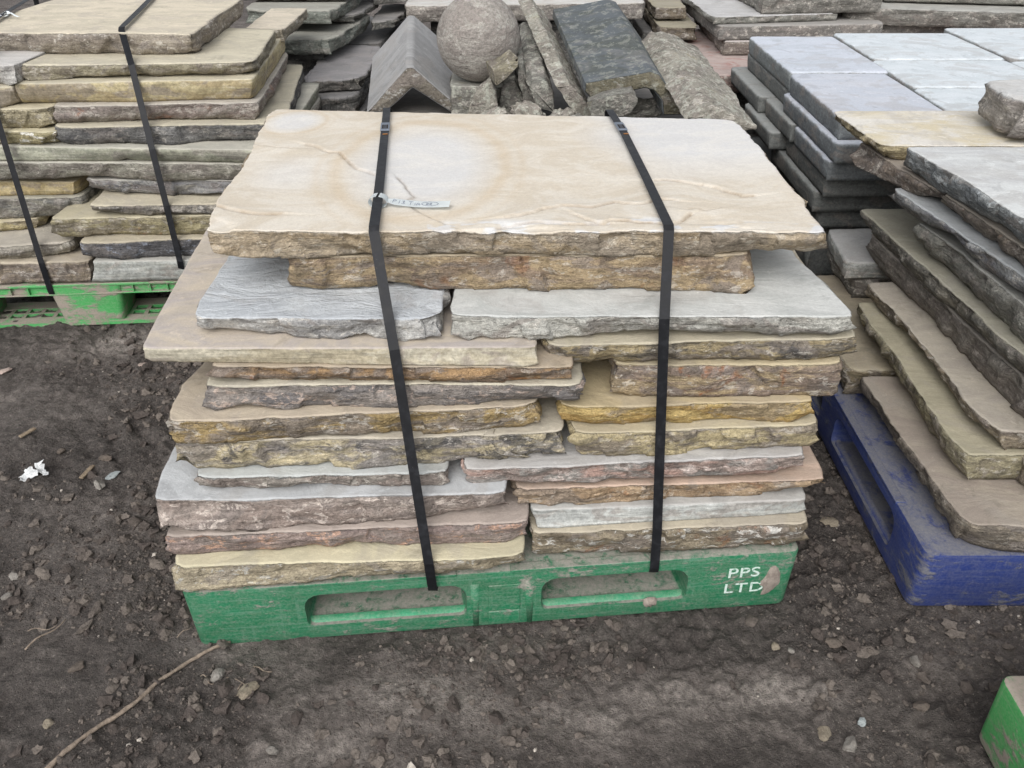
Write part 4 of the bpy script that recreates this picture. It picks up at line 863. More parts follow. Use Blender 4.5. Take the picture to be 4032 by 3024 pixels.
make_strap(STRAP['c_top'], STRAP['c'], .0195, 'black steel strap bent over the top slab of the stack at left', .5, G_ST2)
make_strap(STRAP['d_top'], STRAP['d'], .0195, 'black steel strap at the left picture edge, tagged white on the stack at left', .5, G_ST2)

# paper tag looped round the left strap, with handwriting
M_PAPER = NT('white_tag_paper').done(lin((226, 232, 234)), .75)
M_INK = NT('blue_pen_ink').done(lin((70, 84, 120)), .7)
def paper_tag():
    z0 = .780
    a = Vector((TAG[2][0], TAG[2][1], z0)); b = Vector((TAG[3][0], TAG[3][1], z0))
    root = empty('paper_tag', (a.x, a.y, z0)); tag(root, 'white paper tag with handwriting looped round the left strap', 'tag')
    d = (b - a); L = d.length; ang = math.atan2(d.y, d.x)
    root.rotation_euler = (0, 0, ang)
    wd = .021
    bm = bmesh.new(); rows = []
    prof = lambda s: .0135 - .004 * math.sin(s * math.pi) - .003 * s
    for i in range(25):
        s = i / 24; wdt = wd * (.35 + .65 * min(1, s * 9))
        rows.append([bm.verts.new((s * L, -wdt / 2, prof(s) - .002)), bm.verts.new((s * L, wdt / 2, prof(s) + .002))])
    for r0, r1 in zip(rows, rows[1:]): bm.faces.new((r0[0], r1[0], r1[1], r0[1]))
    bmesh.ops.solidify(bm, geom=bm.faces[:], thickness=.0003)
    from_bm('strip', bm, M_PAPER, root)
    bm = bmesh.new(); rows = []
    for i in range(27):
        t = i / 26 * 2 * math.pi
        rows.append([bm.verts.new((-.017 + .0175 * math.cos(t), -.0105 + .0, .0125 + .0115 * math.sin(t))), bm.verts.new((-.017 + .0170 * math.cos(t), .0105, .0125 + .0115 * math.sin(t)))])
    for r0, r1 in zip(rows, rows[1:]): bm.faces.new((r0[0], r1[0], r1[1], r0[1]))
    bmesh.ops.solidify(bm, geom=bm.faces[:], thickness=.0003)
    from_bm('loop', bm, M_PAPER, root)
    # handwriting: P13 Tim (22)
    G = {'P': [[(0, 0), (.1, 1)], [(.1, 1), (.5, .95), (.55, .65), (.1, .5)]], '1': [[(.25, 0), (.3, 1)]], '3': [[(0, .9), (.5, .95), (.2, .55), (.55, .3), (.3, 0), (0, .1)]],
         'T': [[(0, .95), (.7, 1)], [(.35, .97), (.3, 0)]], 'i': [[(.15, .6), (.15, 0)], [(.17, .85), (.18, .9)]], 'm': [[(0, 0), (.02, .6)], [(.02, .5), (.2, .62), (.28, .1)], [(.28, .45), (.45, .62), (.55, 0)]],
         '2': [[(0, .7), (.25, .95), (.45, .7), (0, .05), (.5, .05)]], 'o': [[(.55 + .95 * math.cos(t), .48 + .62 * math.sin(t)) for t in np.linspace(.3, 6.6, 22)]], ' ': []}
    s = .0108; x = .010; cu = bmesh.new()
    def stroke(pl):
        pl = densify([(p[0], p[1], 0) for p in pl], .0012)
        pl2 = []
        for p in pl:
            zz = prof(min(1, max(0, p.x / L))) + p.y / (wd / 2) * .002 + .0006
            pl2.append(Vector((p.x, p.y, zz)))
        if len(pl2) > 1: ribbon_bm(pl2, [(0, 0, 1)] * len(pl2), .00062, .0002, cu)
    for ch, adv in (('P', .75), ('1', .6), ('3', 1.1), ('T', .85), ('i', .4), ('m', 1.2)):
        for pl in G[ch]: stroke([(x + p[0] * s, -.0052 + p[1] * s) for p in pl])
        x += adv * s * 1.12
    for pl in G['o']: stroke([(x + .001 + p[0] * s * 1.5, -.0045 + p[1] * s) for p in pl])
    for k in range(2):
        for pl in G['2']: stroke([(x + .0028 + k * .0062 + p[0] * s * .9, -.0025 + p[1] * s * .6) for p in pl])
    from_bm('handwriting', cu, M_INK, root)
paper_tag()

# ------------------------------------------------------------------ the stack at left
G_LEFT = 'slabs in the strapped stack at left'
LEFT = {
 'L12': ('smooth blue-grey slab with a brown smear, lowest at right in the left stack', (180, 180, 172), (166, 170, 166), (156, 160, 154), dict(kd=.1, kp=.15, sawn=True)),
 'L12b': ('brown-grey slab, lowest at left in the left stack, beside the smooth blue-grey one', (182, 168, 144), (152, 138, 118), (130, 118, 106), dict(kd=.4, kp=.3)),
 'L11': ('dark blue-black craggy slab with a beige top, second from the bottom in the left stack', (190, 178, 150), (102, 102, 106), (84, 84, 88), dict(kd=.5, dark=(64, 65, 70), pale=(150, 156, 168), kp=.5)),
 'L11b': ('dusty grey-beige round-ended slab behind the left-edge strap, second from the bottom', (186, 178, 160), (168, 162, 148), (146, 140, 128), dict(kd=.25, kp=.3)),
 'L10': ('olive yellow crinkled slab with an orange spot in the left stack', (194, 184, 150), (172, 162, 124), (140, 132, 104), dict(kd=.35, kp=.3, rust=.6)),
 'L10b': ('thin yellow slab at the left picture edge, wedged above the dusty round-ended one', (206, 192, 150), (200, 186, 140), (178, 164, 120), dict(kd=.2, kp=.2)),
 'L9': ('thin beige-topped slab with a ragged grey lower edge in the left stack', (200, 190, 162), (152, 146, 134), (120, 116, 110), dict(kd=.4, dark=(90, 92, 100), kp=.4)),
 'L9b': ('blocky grey-green slab at the left picture edge below the sawn yellow one', (176, 174, 156), (150, 148, 136), (124, 124, 120), dict(kd=.4, kp=.3)),
 'L8': ('thin slate-blue scalloped slab beside the sawn yellow one in the left stack', (176, 174, 166), (140, 140, 140), (116, 116, 122), dict(kd=.35, dark=(90, 94, 106), kp=.35)),
 'L8b': ('sawn-edged yellow slab at the left picture edge, with a square right end', (206, 190, 148), (202, 184, 138), (190, 170, 122), dict(kd=.1, kp=.1, sawn=True)),
 'L7': ('long grey scalloped slab spanning the left stack below the pitted greenish one', (182, 180, 166), (150, 148, 136), (126, 122, 114), dict(kd=.35, kp=.3)),
 'L6': ('long straight greenish-grey pitted slab spanning the middle of the left stack', (186, 184, 168), (160, 162, 144), (146, 148, 132), dict(kd=.35, kp=.15, sawn=True)),
 'L5': ('charcoal grey scalloped slab with a beige top corner, above the pitted greenish one', (192, 184, 158), (104, 104, 104), (84, 84, 86), dict(kd=.4, dark=(66, 66, 70), kp=.2)),
 'L5b': ('cream-olive slab with a white patch at the left picture edge of the left stack', (198, 188, 150), (180, 170, 130), (160, 150, 112), dict(kd=.2, pale=(232, 230, 222), kp=.7)),
 'L4': ('grey-pink slab with one rust spot above the charcoal one in the left stack', (190, 182, 168), (156, 148, 140), (138, 124, 118), dict(kd=.3, kp=.3, rust=.35)),
 'L4b': ('cream crinkled slab at the left picture edge beside the grey-pink one', (200, 190, 158), (184, 174, 144), (158, 148, 120), dict(kd=.25, kp=.3)),
 'L3': ('sawn butter-yellow slab turning grey at right, third from the top of the left stack', (204, 194, 164), (192, 177, 136), (172, 156, 118), dict(kd=.3, kp=.15, sawn=True)),
 'L3b': ('small squared cream slab end at the left picture edge, third from the top', (206, 196, 166), (190, 178, 148), (174, 162, 134), dict(kd=.15, kp=.15, sawn=True)),
 'L2': ('yellow-topped slab with an olive scalloped edge, just under the left stack top slab', (208, 199, 172), (160, 153, 130), (136, 129, 110), dict(kd=.35, kp=.3)),
 'L2b': ('small whitish slab end at the left picture edge, under the left stack top slab', (206, 204, 200), (188, 186, 182), (170, 168, 164), dict(kd=.15, kp=.2)),
 'L1': ('big cream slab on top of the left stack, crossed by the bent strap', (222, 210, 184), (168, 158, 144), (148, 138, 126), dict(kd=.4, kp=.5)),
}
for i, (k, (lab, top, side, side2, ex)) in enumerate(LEFT.items()):
    m = stone('sandstone_' + k.lower(), top, side, side2, **ex)
    sw = ex.get('sawn', False)
    slab('flagstone', SL[k], m, lab, 'flagstone', G_LEFT, rough=.35 if sw else 1.0, rag=.0015 if sw else .0035, nx=110, ny=24, nr=7, wear=.0025 if sw else .0035, seed=300 + i * 3, corner=.008 if sw else .013)
L2c = quad(.772, .045, (-.975, 3.24), (-.83, 3.27), (-.835, 3.75), (-.985, 3.75))
slab('flagstone', L2c, stone('sandstone_l2c', (216, 204, 180), (176, 166, 146), kd=.2), 'cream slab at the back right of the left stack, behind the yellow-topped one', 'flagstone', G_LEFT, nx=60, ny=24, nr=6, seed=381)
# white tie on the strap at the picture edge
def tie():
    root = empty('paper_tie', (-1.70, 3.02, .862)); tag(root, 'white paper tie knotted on the left-edge strap of the left stack', 'tag')
    pts = [Vector((.026 * math.cos(t), .016 * math.sin(t), .004 + .006 * math.sin(2 * t))) for t in np.linspace(0, 6.1, 22)]
    from_bm('loop', ribbon_bm(pts, [(0, 0, 1)] * 22, .008, .0004), M_PAPER, root)
    pts = [Vector((.02 + .05 * s, -.01 - .01 * s, .004 + .006 * math.sin(s * 5))) for s in np.linspace(0, 1, 10)]
    from_bm('tail', ribbon_bm(pts, [(0, 0, 1)] * 10, .009, .0004), M_PAPER, root)
tie()

# ------------------------------------------------------------------ the stack on the blue pallet
G_RIGHT = 'slabs in the stack on the blue pallet'
RIGHT = {
 'R1': ('large brown-grey slab lying lowest on the blue pallet, its near corner in view', (150, 138, 122), (128, 118, 104), (108, 100, 90), dict(kd=.4, kp=.15)),
 'R2': ('olive-yellow cracked slab with a ragged edge, second from the bottom on the blue pallet', (168, 160, 130), (148, 140, 112), (124, 116, 96), dict(kd=.45, kp=.3)),
 'R3': ('brown slab with a pale cracked top, third from the bottom on the blue pallet', (186, 176, 158), (140, 128, 108), (116, 106, 92), dict(kd=.35, kp=.35)),
 'R4': ('dark brown-grey thick slab with a plain straight side, mid-height on the blue pallet', (140, 132, 122), (124, 118, 112), (112, 106, 100), dict(kd=.2, kp=.15)),
 'R5': ('slab with a smooth olive-beige bed face and a jagged dark edge on the blue pallet', (164, 160, 140), (118, 114, 104), (100, 98, 92), dict(kd=.45, kp=.25)),
 'R6': ('thick grey slab with a tooled side, above the olive-beige bed face', (156, 156, 150), (140, 140, 132), (124, 124, 118), dict(kd=.3, kp=.2)),
 'R7': ('blue-grey flaking slab with a pale ledge, three below the white-topped slab at right', (172, 180, 184), (142, 144, 146), (122, 124, 130), dict(kd=.35, kp=.3)),
 'R8': ('brown slab squeezed under the white-topped slab at right', (150, 140, 126), (124, 114, 102), (106, 98, 90), dict(kd=.4, kp=.2, rust=.2)),
 'R11': ('dark brown pitted slab under the white and yellow one at right', (140, 128, 114), (122, 110, 98), (104, 96, 90), dict(kd=.5, kp=.3)),
 'R9': ('white-topped thick slab with a grey-blue pitted edge, highest on the blue pallet', (214, 218, 220), (150, 156, 158), (128, 134, 138), dict(kd=.45, dark=(92, 98, 102), pale=(206, 212, 214), kp=.5)),
 'R10': ('half white, half yellow slab jutting left behind the white-topped one', (226, 222, 212), (176, 162, 126), (150, 136, 104), dict(kd=.35, kp=.3, top2=(218, 204, 170))),
}
for i, (k, (lab, top, side, side2, ex)) in enumerate(RIGHT.items()):
    m = stone('sandstone_' + k.lower(), top, side, side2, **ex)
    slab('flagstone', SL[k], m, lab, 'flagstone', G_RIGHT, rough=1.0, rag=.0035, nx=150, ny=34, nr=8, wear=.003, seed=500 + i * 3, corner=.008)
slab('flagstone', quad(.230, .075, (.850, 1.80), (1.55, 1.82), (1.55, 2.36), (.86, 2.36)), stone('sandstone_r12', (150, 138, 112), (132, 118, 92), kd=.7), 'brown black-stained slab at the back of the blue pallet, behind the lowest slab', 'flagstone', G_RIGHT, nx=80, ny=40, power=1.0, seed=541)
slab('flagstone', quad(.300, .070, (.985, 2.19), (1.55, 2.2), (1.55, 2.42), (.98, 2.42)), stone('sandstone_r13', (130, 128, 122), (112, 110, 104)), 'dark slab in shadow under the smooth pale grey end behind the front stack', 'flagstone', G_RIGHT, nx=70, ny=20, seed=544)
slab('flagstone', quad(.354, .054, (.944, 2.178), (1.5, 2.19), (1.5, 2.43), (.965, 2.43), .006), stone('sandstone_r14', (184, 184, 184), (166, 170, 168), (150, 152, 148), sawn=True, kd=.15), 'smooth pale grey slab end poking out behind the right corner of the front stack', 'flagstone', G_RIGHT, rough=.4, rag=.002, nx=80, ny=24, seed=547)
slab('flagstone', quad(.835, .092, (1.205, 2.03), (1.75, 1.98), (1.75, 2.27), (1.20, 2.26), .03), stone('sandstone_r15', (216, 218, 218), (150, 146, 140), (132, 127, 121), kd=.4, rust=0), 'thick rounded block with a white top, on the white and yellow slab', 'stone block', G_RIGHT, nx=70, ny=30, rough=1.2, corner=.03, wear=.008, seed=551)
slab('flagstone', quad(.262, .11, (1.10, 1.31), (1.6, 1.30), (1.6, 1.62), (1.08, 1.6), .02), stone('sandstone_r16', (168, 156, 128), (150, 138, 112), (130, 120, 98)), 'rough brown chunk at the right picture edge on the lowest slab of the blue pallet', 'flagstone', G_RIGHT, nx=70, ny=26, rough=1.4, seed=557) if False else None
slab('flagstone', quad(.303, .070, (1.045, 1.285), (1.62, 1.27), (1.62, 1.40), (1.02, 1.40), .03), stone('sandstone_r16', (160, 148, 124), (150, 138, 112), (126, 116, 96), kd=.4), 'rough brown chunk at the right picture edge, above the lowest blue pallet slab', 'flagstone', G_RIGHT, nx=80, ny=26, rough=1.3, corner=.03, seed=559)
slab('flagstone', quad(.232, .080, (.885, .36), (1.5, .36), (1.5, .925), (.892, .925)), stone('sandstone_near', (170, 160, 152), (160, 150, 142), (146, 134, 128)), 'pinkish grey slab on the light green pallet at the lower right edge', 'flagstone', None, nx=70, ny=60, power=1.0, seed=561)

# ------------------------------------------------------------------ sawn grey pavers behind
G_PAV = 'smooth grey pavers in the stack behind the right-hand slabs'
PAV_M = [stone('paver_grey_%d' % i, t, s, s2, sawn=True, kd=.10, kp=.05, flaky=.5, top2=t2, keep=True, bedk=.3) for i, (t, s, s2, t2) in enumerate([
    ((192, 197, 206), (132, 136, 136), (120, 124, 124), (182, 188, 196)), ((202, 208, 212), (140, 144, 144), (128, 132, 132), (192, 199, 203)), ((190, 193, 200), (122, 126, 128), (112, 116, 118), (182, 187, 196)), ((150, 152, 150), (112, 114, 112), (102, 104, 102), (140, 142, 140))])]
def paver(x0, x1, y0, y1, zt, th, mi, lab, seed, jit=0.0):
    d = quad(zt, th, (x0, y0), (x1, y0 + jit), (x1 + jit, y1), (x0 + jit * .4, y1 - jit), .001)
    return slab('paver', d, PAV_M[mi], lab, 'paver', G_PAV, rough=.10, rag=.0012, nx=46, ny=40, nr=5, wear=.005, corner=.010, seed=seed, power=1.0, und=.0006)
T = .682
paver(.958, 1.300, 3.012, 3.635, T, .066, 0, 'bluish grey paver at the far left corner of the paver stack top', 701)
paver(.950, 1.280, 2.46, 3.004, T - .002, .066, 2, 'lavender grey paver at the near left corner of the paver stack top', 702)
paver(1.318, 1.800, 3.212, 3.700, T, .066, 1, 'pale blue-grey paver in the far middle of the paver stack top', 703)
paver(1.300, 1.790, 2.812, 3.203, T - .001, .066, 1, 'pale blue-grey paver in the centre of the paver stack top', 704)
paver(1.812, 2.30, 3.215, 3.79, T + .004, .066, 1, 'pale paver at the far right of the paver stack top, by the picture edge', 705)
paver(1.292, 1.84, 2.46, 2.803, T - .002, .066, 1, 'pale paver on the paver stack top, half hidden behind the white and yellow slab', 706)
paver(1.802, 2.36, 2.46, 3.205, T - .004, .066, 1, 'pale paver at the near right of the paver stack top, by the picture edge', 707)
zz = T - .068
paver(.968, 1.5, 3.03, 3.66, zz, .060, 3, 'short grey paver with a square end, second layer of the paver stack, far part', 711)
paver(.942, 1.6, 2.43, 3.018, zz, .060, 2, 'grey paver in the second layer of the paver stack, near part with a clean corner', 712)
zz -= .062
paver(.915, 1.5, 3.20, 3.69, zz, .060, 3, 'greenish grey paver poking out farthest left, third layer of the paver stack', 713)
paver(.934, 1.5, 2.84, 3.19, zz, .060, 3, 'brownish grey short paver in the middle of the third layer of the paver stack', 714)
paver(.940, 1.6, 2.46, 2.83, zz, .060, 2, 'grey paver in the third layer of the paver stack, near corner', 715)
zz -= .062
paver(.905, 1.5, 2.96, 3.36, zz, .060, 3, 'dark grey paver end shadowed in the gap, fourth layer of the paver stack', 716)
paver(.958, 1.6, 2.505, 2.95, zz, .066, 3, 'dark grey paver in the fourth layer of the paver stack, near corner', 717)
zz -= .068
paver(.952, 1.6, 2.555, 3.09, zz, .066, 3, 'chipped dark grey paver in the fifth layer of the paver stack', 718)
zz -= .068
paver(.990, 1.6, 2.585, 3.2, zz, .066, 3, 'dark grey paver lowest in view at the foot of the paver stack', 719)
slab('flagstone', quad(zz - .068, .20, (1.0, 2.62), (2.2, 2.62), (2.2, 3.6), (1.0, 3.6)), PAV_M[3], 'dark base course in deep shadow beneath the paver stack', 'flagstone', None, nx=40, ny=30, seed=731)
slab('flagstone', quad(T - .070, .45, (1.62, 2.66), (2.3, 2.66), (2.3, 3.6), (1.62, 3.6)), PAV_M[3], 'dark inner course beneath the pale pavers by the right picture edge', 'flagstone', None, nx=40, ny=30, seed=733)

# ------------------------------------------------------------------ copings, ball and rubble behind the front stack
def prism(name, data, mat, label, cat, group, amp=.006, nl=26, npf=70, seed=1, taper=1.0, body_edge=1.0):
    prof, sh = data
    P = resample([(p[0], p[2]) for p in prof] + [(prof[0][0], prof[0][2])], npf + 1)[:-1]
    y0 = prof[0][1]; c = P.mean(0)
    rows = []
    n2 = np.roll(P, -1, 0) - np.roll(P, 1, 0); nn = np.stack([n2[:, 1], -n2[:, 0]], 1); nn /= np.maximum(np.linalg.norm(nn, axis=1)[:, None], 1e-9)
    ar = np.sum(P[:, 0] * np.roll(P[:, 1], -1) - np.roll(P[:, 0], -1) * P[:, 1])
    if ar < 0: nn = -nn
    ts = [0.0, .008] + list(np.linspace(.04, .96, nl - 4)) + [.992, 1.0]
    for t in ts:
        k = 1 - (1 - taper) * t
        endr = .006 if t in (0.0, 1.0) else 0
        Q = c + (P - c) * k - nn * endr
        x = Q[:, 0] + sh[0] * t; y = np.full(len(P), y0 + sh[1] * t); z = Q[:, 1] + sh[2] * t
        d = (fbm(x * 16, y * 16, z * 16, seed, 4, .6) * 1.0 + fbm(x * 60, y * 60, z * 60, seed + 4, 3, .6) * .4) * amp
        rows.append(np.stack([x + nn[:, 0] * d, y + (fbm(x * 18, z * 18, 0, seed + 2, 3) * amp if t in (0.0, 1.0) else 0), z + nn[:, 1] * d], 1))
    V = np.vstack(rows); K = len(P)
    org = V.mean(0); org[2] = V[:, 2].min()
    fs = []
    for r in range(nl - 1):
        a = r * K + np.arange(K); b = np.roll(a, -1)
        fs.append(np.stack([a, b, b + K, a + K], -1))
    fs = np.vstack(fs).tolist()
    fs += [list(range(K))[::-1], [int(i) for i in (nl - 1) * K + np.arange(K)]]
    me = bpy.data.meshes.new(name); me.from_pydata((V - org).tolist(), [], fs)
    bm = bmesh.new(); bm.from_mesh(me); bmesh.ops.recalc_face_normals(bm, faces=bm.faces); bm.to_mesh(me); bm.free()
    at = me.attributes.new('edge', 'FLOAT', 'POINT'); at.data.foreach_set('value', np.repeat([1.0] + [body_edge] * (nl - 2) + [1.0], K))
    o = link_mesh(name, me, mat, None, tuple(org)); auto_smooth(o, 50)
    return tag(o, label, cat, group)
G_PILE = 'weathered copings and stones piled behind the front stack'
M_RIDGE = stone('grey_ridge_stone', (154, 154, 154), (126, 120, 110), (112, 106, 97), top2=(138, 138, 138), kd=.25, keep=True, kp=.45, pale=(188, 186, 182), bedk=0.0)  # ends browner and darker than the flanks, shade put into the colour
prism('ridge_stone', PRISM['ridge'], M_RIDGE, 'grey inverted-V ridge stone beside the stone ball', 'ridge stone', G_PILE, .0016, 30, 110, 801, body_edge=0.0)
M_COP = stone('mossy_coping', (92, 97, 101), (116, 111, 95), (102, 98, 84), top2=(82, 86, 84), kd=.25, keep=True, kp=.3, pale=(170, 172, 166), lichen=.22, rust=0, bedk=0.0)
prism('coping_stone', PRISM['coping'], M_COP, 'mossy dark grey coping with an arched hollow underneath, right of the long lichened strip', 'coping', G_PILE, .0016, 30, 120, 805, body_edge=0.0)
M_LI = stone('lichened_stone', (160, 158, 148), (154, 150, 140), (136, 132, 122), kd=.35, kp=.4, lichen=.6, bedk=0.0)
M_LI2 = stone('lichened_dark_stone', (136, 136, 128), (128, 128, 120), (112, 112, 106), kd=.4, kp=.3, lichen=.5, bedk=0.0)
prism('coping_stone', PRISM['thin'], M_LI, 'long narrow lichened strip of stone leaning between the ball and the mossy coping', 'coping', G_PILE, .010, 40, 60, 809)
prism('coping_stone', PRISM['tri'], M_LI, 'long white-lichened three-sided coping between the mossy coping and the pavers', 'coping', G_PILE, .010, 40, 70, 811)
M_BALL = stone('weathered_ball_stone', (170, 165, 157), (168, 163, 156), (158, 152, 146), kd=.15, kp=.25, pale=(206, 204, 196), lichen=.0, bedk=0.0)
prism('tile_fragment', PRISM['chip'], stone('tan_tile', (170, 164, 144), (150, 144, 122), (120, 114, 98), kd=.3), 'small curved tan fragment resting against the stone ball', 'fragment', G_PILE, .002, 8, 60, 813)
prism('rubble_stone', PRISM['pointed'], M_LI, 'pale pointed lichened stone just right of the ridge stone foot', 'stone', G_PILE, .012, 16, 60, 815)
prism('rubble_stone', PRISM['rounded'], M_LI2, 'rounded scaly grey stone beside the pale pointed one', 'stone', G_PILE, .013, 18, 60, 817)
prism('rubble_stone', PRISM['narrow'], M_LI2, 'narrow broken grey stone in the middle of the rubble below the ball', 'stone', G_PILE, .010, 18, 60, 819)
prism('rubble_stone', PRISM['dark'], M_LI2, 'long dark green-grey stone tucked left of the lichened strip', 'stone', G_PILE, .010, 26, 60, 821)
prism('rubble_stone', PRISM['small'], M_LI2, 'small dark stone with a pale lichened top wedged under the mossy coping', 'stone', G_PILE, .007, 12, 60, 823)
M_RUB = [M_LI, M_LI2]
def rubble():
    rs = random.Random(5)
    for i, (x, y, z, r, lab) in enumerate(((.155, 2.72, .595, .045, 'grey rubble lump below the foot of the lichened strip'), (.225, 2.66, .60, .038, 'grey rubble lump between the lichened strip and the small wedged stone'), (.05, 2.78, .60, .042, 'grey rubble lump below the narrow broken stone'), (.41, 2.86, .60, .055, 'brown rubble lump in the hollow of the mossy coping'), (-.07, 2.76, .585, .045, 'grey rubble lump between the pointed and the rounded stones'))):
        bm = rock_mesh(700 + i, r, 4, .75, .5)
        me = bpy.data.meshes.new('rubble_stone'); bm.to_mesh(me); bm.free()
        at = me.attributes.new('edge', 'FLOAT', 'POINT'); at.data.foreach_set('value', np.ones(len(me.vertices)))
        o = link_mesh('rubble_stone', me, M_RUB[i % 2], None, (x, y, z)); o.rotation_euler = (rs.uniform(-.3, .3), .2, rs.uniform(0, 6)); o.scale = (1.5, 1.1, 1)
        auto_smooth(o, 40); tag(o, lab, 'stone', G_PILE)
def stone_ball():
    bm = bmesh.new(); bmesh.ops.create_icosphere(bm, subdivisions=6, radius=.1415)
    me = bpy.data.meshes.new('stone_ball'); bm.to_mesh(me); bm.free()
    co = np.empty(len(me.vertices) * 3); me.vertices.foreach_get('co', co); co = co.reshape(-1, 3)
    d = fbm(co[:, 0] * 12, co[:, 1] * 12, co[:, 2] * 12, 5, 4) * .0016 + fbm(co[:, 0] * 70, co[:, 1] * 70, co[:, 2] * 70, 6, 3) * .0008
    co += co / .1415 * d[:, None]
    me.vertices.foreach_set('co', co.ravel())
    at = me.attributes.new('edge', 'FLOAT', 'POINT'); at.data.foreach_set('value', np.ones(len(co)))
    o = link_mesh('stone_ball', me, M_BALL, None, (-.1145, 3.05, .785))
    tag(o, 'round grey stone ball with a white-flecked crown, behind the front stack', 'ball', G_PILE)
stone_ball()
M_UNDER = stone('dark_under_slab', (104, 100, 96), (100, 96, 92))
for i, (zt, dx, lab) in enumerate(((.53, 0, 'dark slab directly beneath the pile of copings and the stone ball'), (.40, .02, 'dark slab in shadow, second beneath the pile of copings'), (.27, -.015, 'dark slab in shadow, third beneath the pile of copings'), (.14, .01, 'dark slab in shadow, lowest beneath the pile of copings'))):
    slab('flagstone', quad(zt, .13, (-.50 + dx, 2.52), (.78 + dx, 2.50), (.78 + dx, 3.62), (-.50 + dx, 3.62)), M_UNDER, lab, 'flagstone', 'slabs beneath the pile of copings', nx=70, ny=30, seed=840 + i)
slab('flagstone', quad(.645, .115, (-.215, 2.965), (-.02, 2.965), (-.02, 3.25), (-.215, 3.25)), M_LI2, 'dark lichened block in shadow under the stone ball', 'stone block', G_PILE, nx=40, ny=20, rough=1.3, seed=846)

# ------------------------------------------------------------------ dark slabs behind, between the left stack and the ridge stone
G_DARK = 'dark grey slabs behind the left stack'
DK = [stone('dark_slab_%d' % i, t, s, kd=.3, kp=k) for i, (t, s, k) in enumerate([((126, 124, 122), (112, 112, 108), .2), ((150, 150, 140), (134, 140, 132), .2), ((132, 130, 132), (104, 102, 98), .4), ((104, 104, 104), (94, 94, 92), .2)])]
DARK = [
 (quad(.50, .075, (-.79, 3.36), (-.615, 3.40), (-.60, 4.1), (-.80, 4.1)), 3, 'dark slab lowest in view behind the left stack, beside the ridge stone foot'),
 (quad(.552, .045, (-.83, 3.42), (-.592, 3.48), (-.592, 4.12), (-.84, 4.15)), 2, 'rippled purple-grey slab with a thin black edge, left of the ridge stone'),
 (quad(.595, .043, (-1.1, 3.78), (-.80, 3.80), (-.78, 4.3), (-1.1, 4.3)), 3, 'black slab end in shadow on the rippled purple-grey slab'),
 (quad(.650, .060, (-1.1, 3.735), (-.755, 3.735), (-.665, 4.35), (-1.1, 4.35), .002), 1, 'dark slab with a smooth greenish front end, left of the dark cavity'),
 (quad(.690, .030, (-1.1, 4.03), (-.70, 4.06), (-.64, 4.5), (-1.1, 4.5)), 0, 'thin dark flaked slab above the greenish-ended one'),
 (quad(.742, .055, (-1.15, 3.87), (-.765, 3.85), (-.70, 4.4), (-1.15, 4.4)), 1, 'craggy pale grey slab end at the top left, just right of the cream slab'),
 (quad(.80, .05, (-1.2, 4.05), (-.72, 4.05), (-.60, 4.6), (-1.2, 4.6)), 0, 'grey slab cut by the top picture edge above the craggy pale end'),
 (quad(.640, .035, (-.655, 4.16), (-.545, 4.24), (-.50, 4.7), (-.66, 4.7)), 0, 'short thin grey slab jutting towards the dark cavity'),
 (quad(.735, .045, (-.66, 4.32), (-.50, 4.40), (-.44, 4.9), (-.66, 4.9)), 0, 'dark broken slab high above the dark cavity at the top edge'),
]
for i, (d, mi, lab) in enumerate(DARK):
    slab('flagstone', d, DK[mi], lab, 'flagstone', G_DARK, rag=.010, nx=70, ny=44, nr=7, power=1.1, rough=1.1, wear=.006, seed=900 + i * 3, corner=.03)
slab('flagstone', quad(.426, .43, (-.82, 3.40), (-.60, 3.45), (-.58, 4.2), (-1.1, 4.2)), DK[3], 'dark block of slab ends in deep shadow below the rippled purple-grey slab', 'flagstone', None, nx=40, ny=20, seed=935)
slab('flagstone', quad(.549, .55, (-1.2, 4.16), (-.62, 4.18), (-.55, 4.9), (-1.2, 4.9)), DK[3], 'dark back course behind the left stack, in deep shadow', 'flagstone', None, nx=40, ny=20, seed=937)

# ------------------------------------------------------------------ back row
G_BACK = 'slabs in the back row at the top edge'
M_W = stone('whitish_back_slab', (208, 208, 204), (158, 152, 144), (142, 136, 130), kd=.25, top2=(196, 190, 182))
slab('flagstone', quad(.70, .075, (-.50, 4.25), (.63, 4.33), (.66, 5.1), (-.52, 5.1)), M_W, 'broad whitish slab at the top edge behind the ball and copings', 'flagstone', G_BACK, nx=120, ny=40, seed=951)
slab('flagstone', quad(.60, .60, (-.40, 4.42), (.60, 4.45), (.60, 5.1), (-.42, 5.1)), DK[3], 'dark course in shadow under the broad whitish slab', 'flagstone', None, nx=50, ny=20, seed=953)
QM = [stone('back_slab_%d' % i, t, s, s2, **ex) for i, (t, s, s2, ex) in enumerate([
    ((200, 200, 202), (150, 150, 144), (134, 134, 128), dict(kd=.2)), ((150, 148, 144), (112, 110, 106), (104, 102, 98), dict(kd=.1, sawn=True)), ((206, 196, 192), (142, 132, 124), (126, 116, 108), dict(kd=.3)),
    ((172, 150, 142), (128, 112, 104), (110, 98, 92), dict(kd=.4, rust=0)), ((148, 140, 116), (120, 108, 92), (104, 94, 82), dict(kd=.4)), ((168, 168, 162), (136, 134, 128), (118, 116, 110), dict(kd=.4))])]
def red_special(N, t, V, low, patch, fl):
    return N.mix(N.ramp(low, .50, .64, 0, .5), t, lin((164, 104, 96)))
QM.append(stone('red_stained_slab', (180, 158, 152), (128, 106, 98), (112, 92, 86), kd=.4, special=red_special))
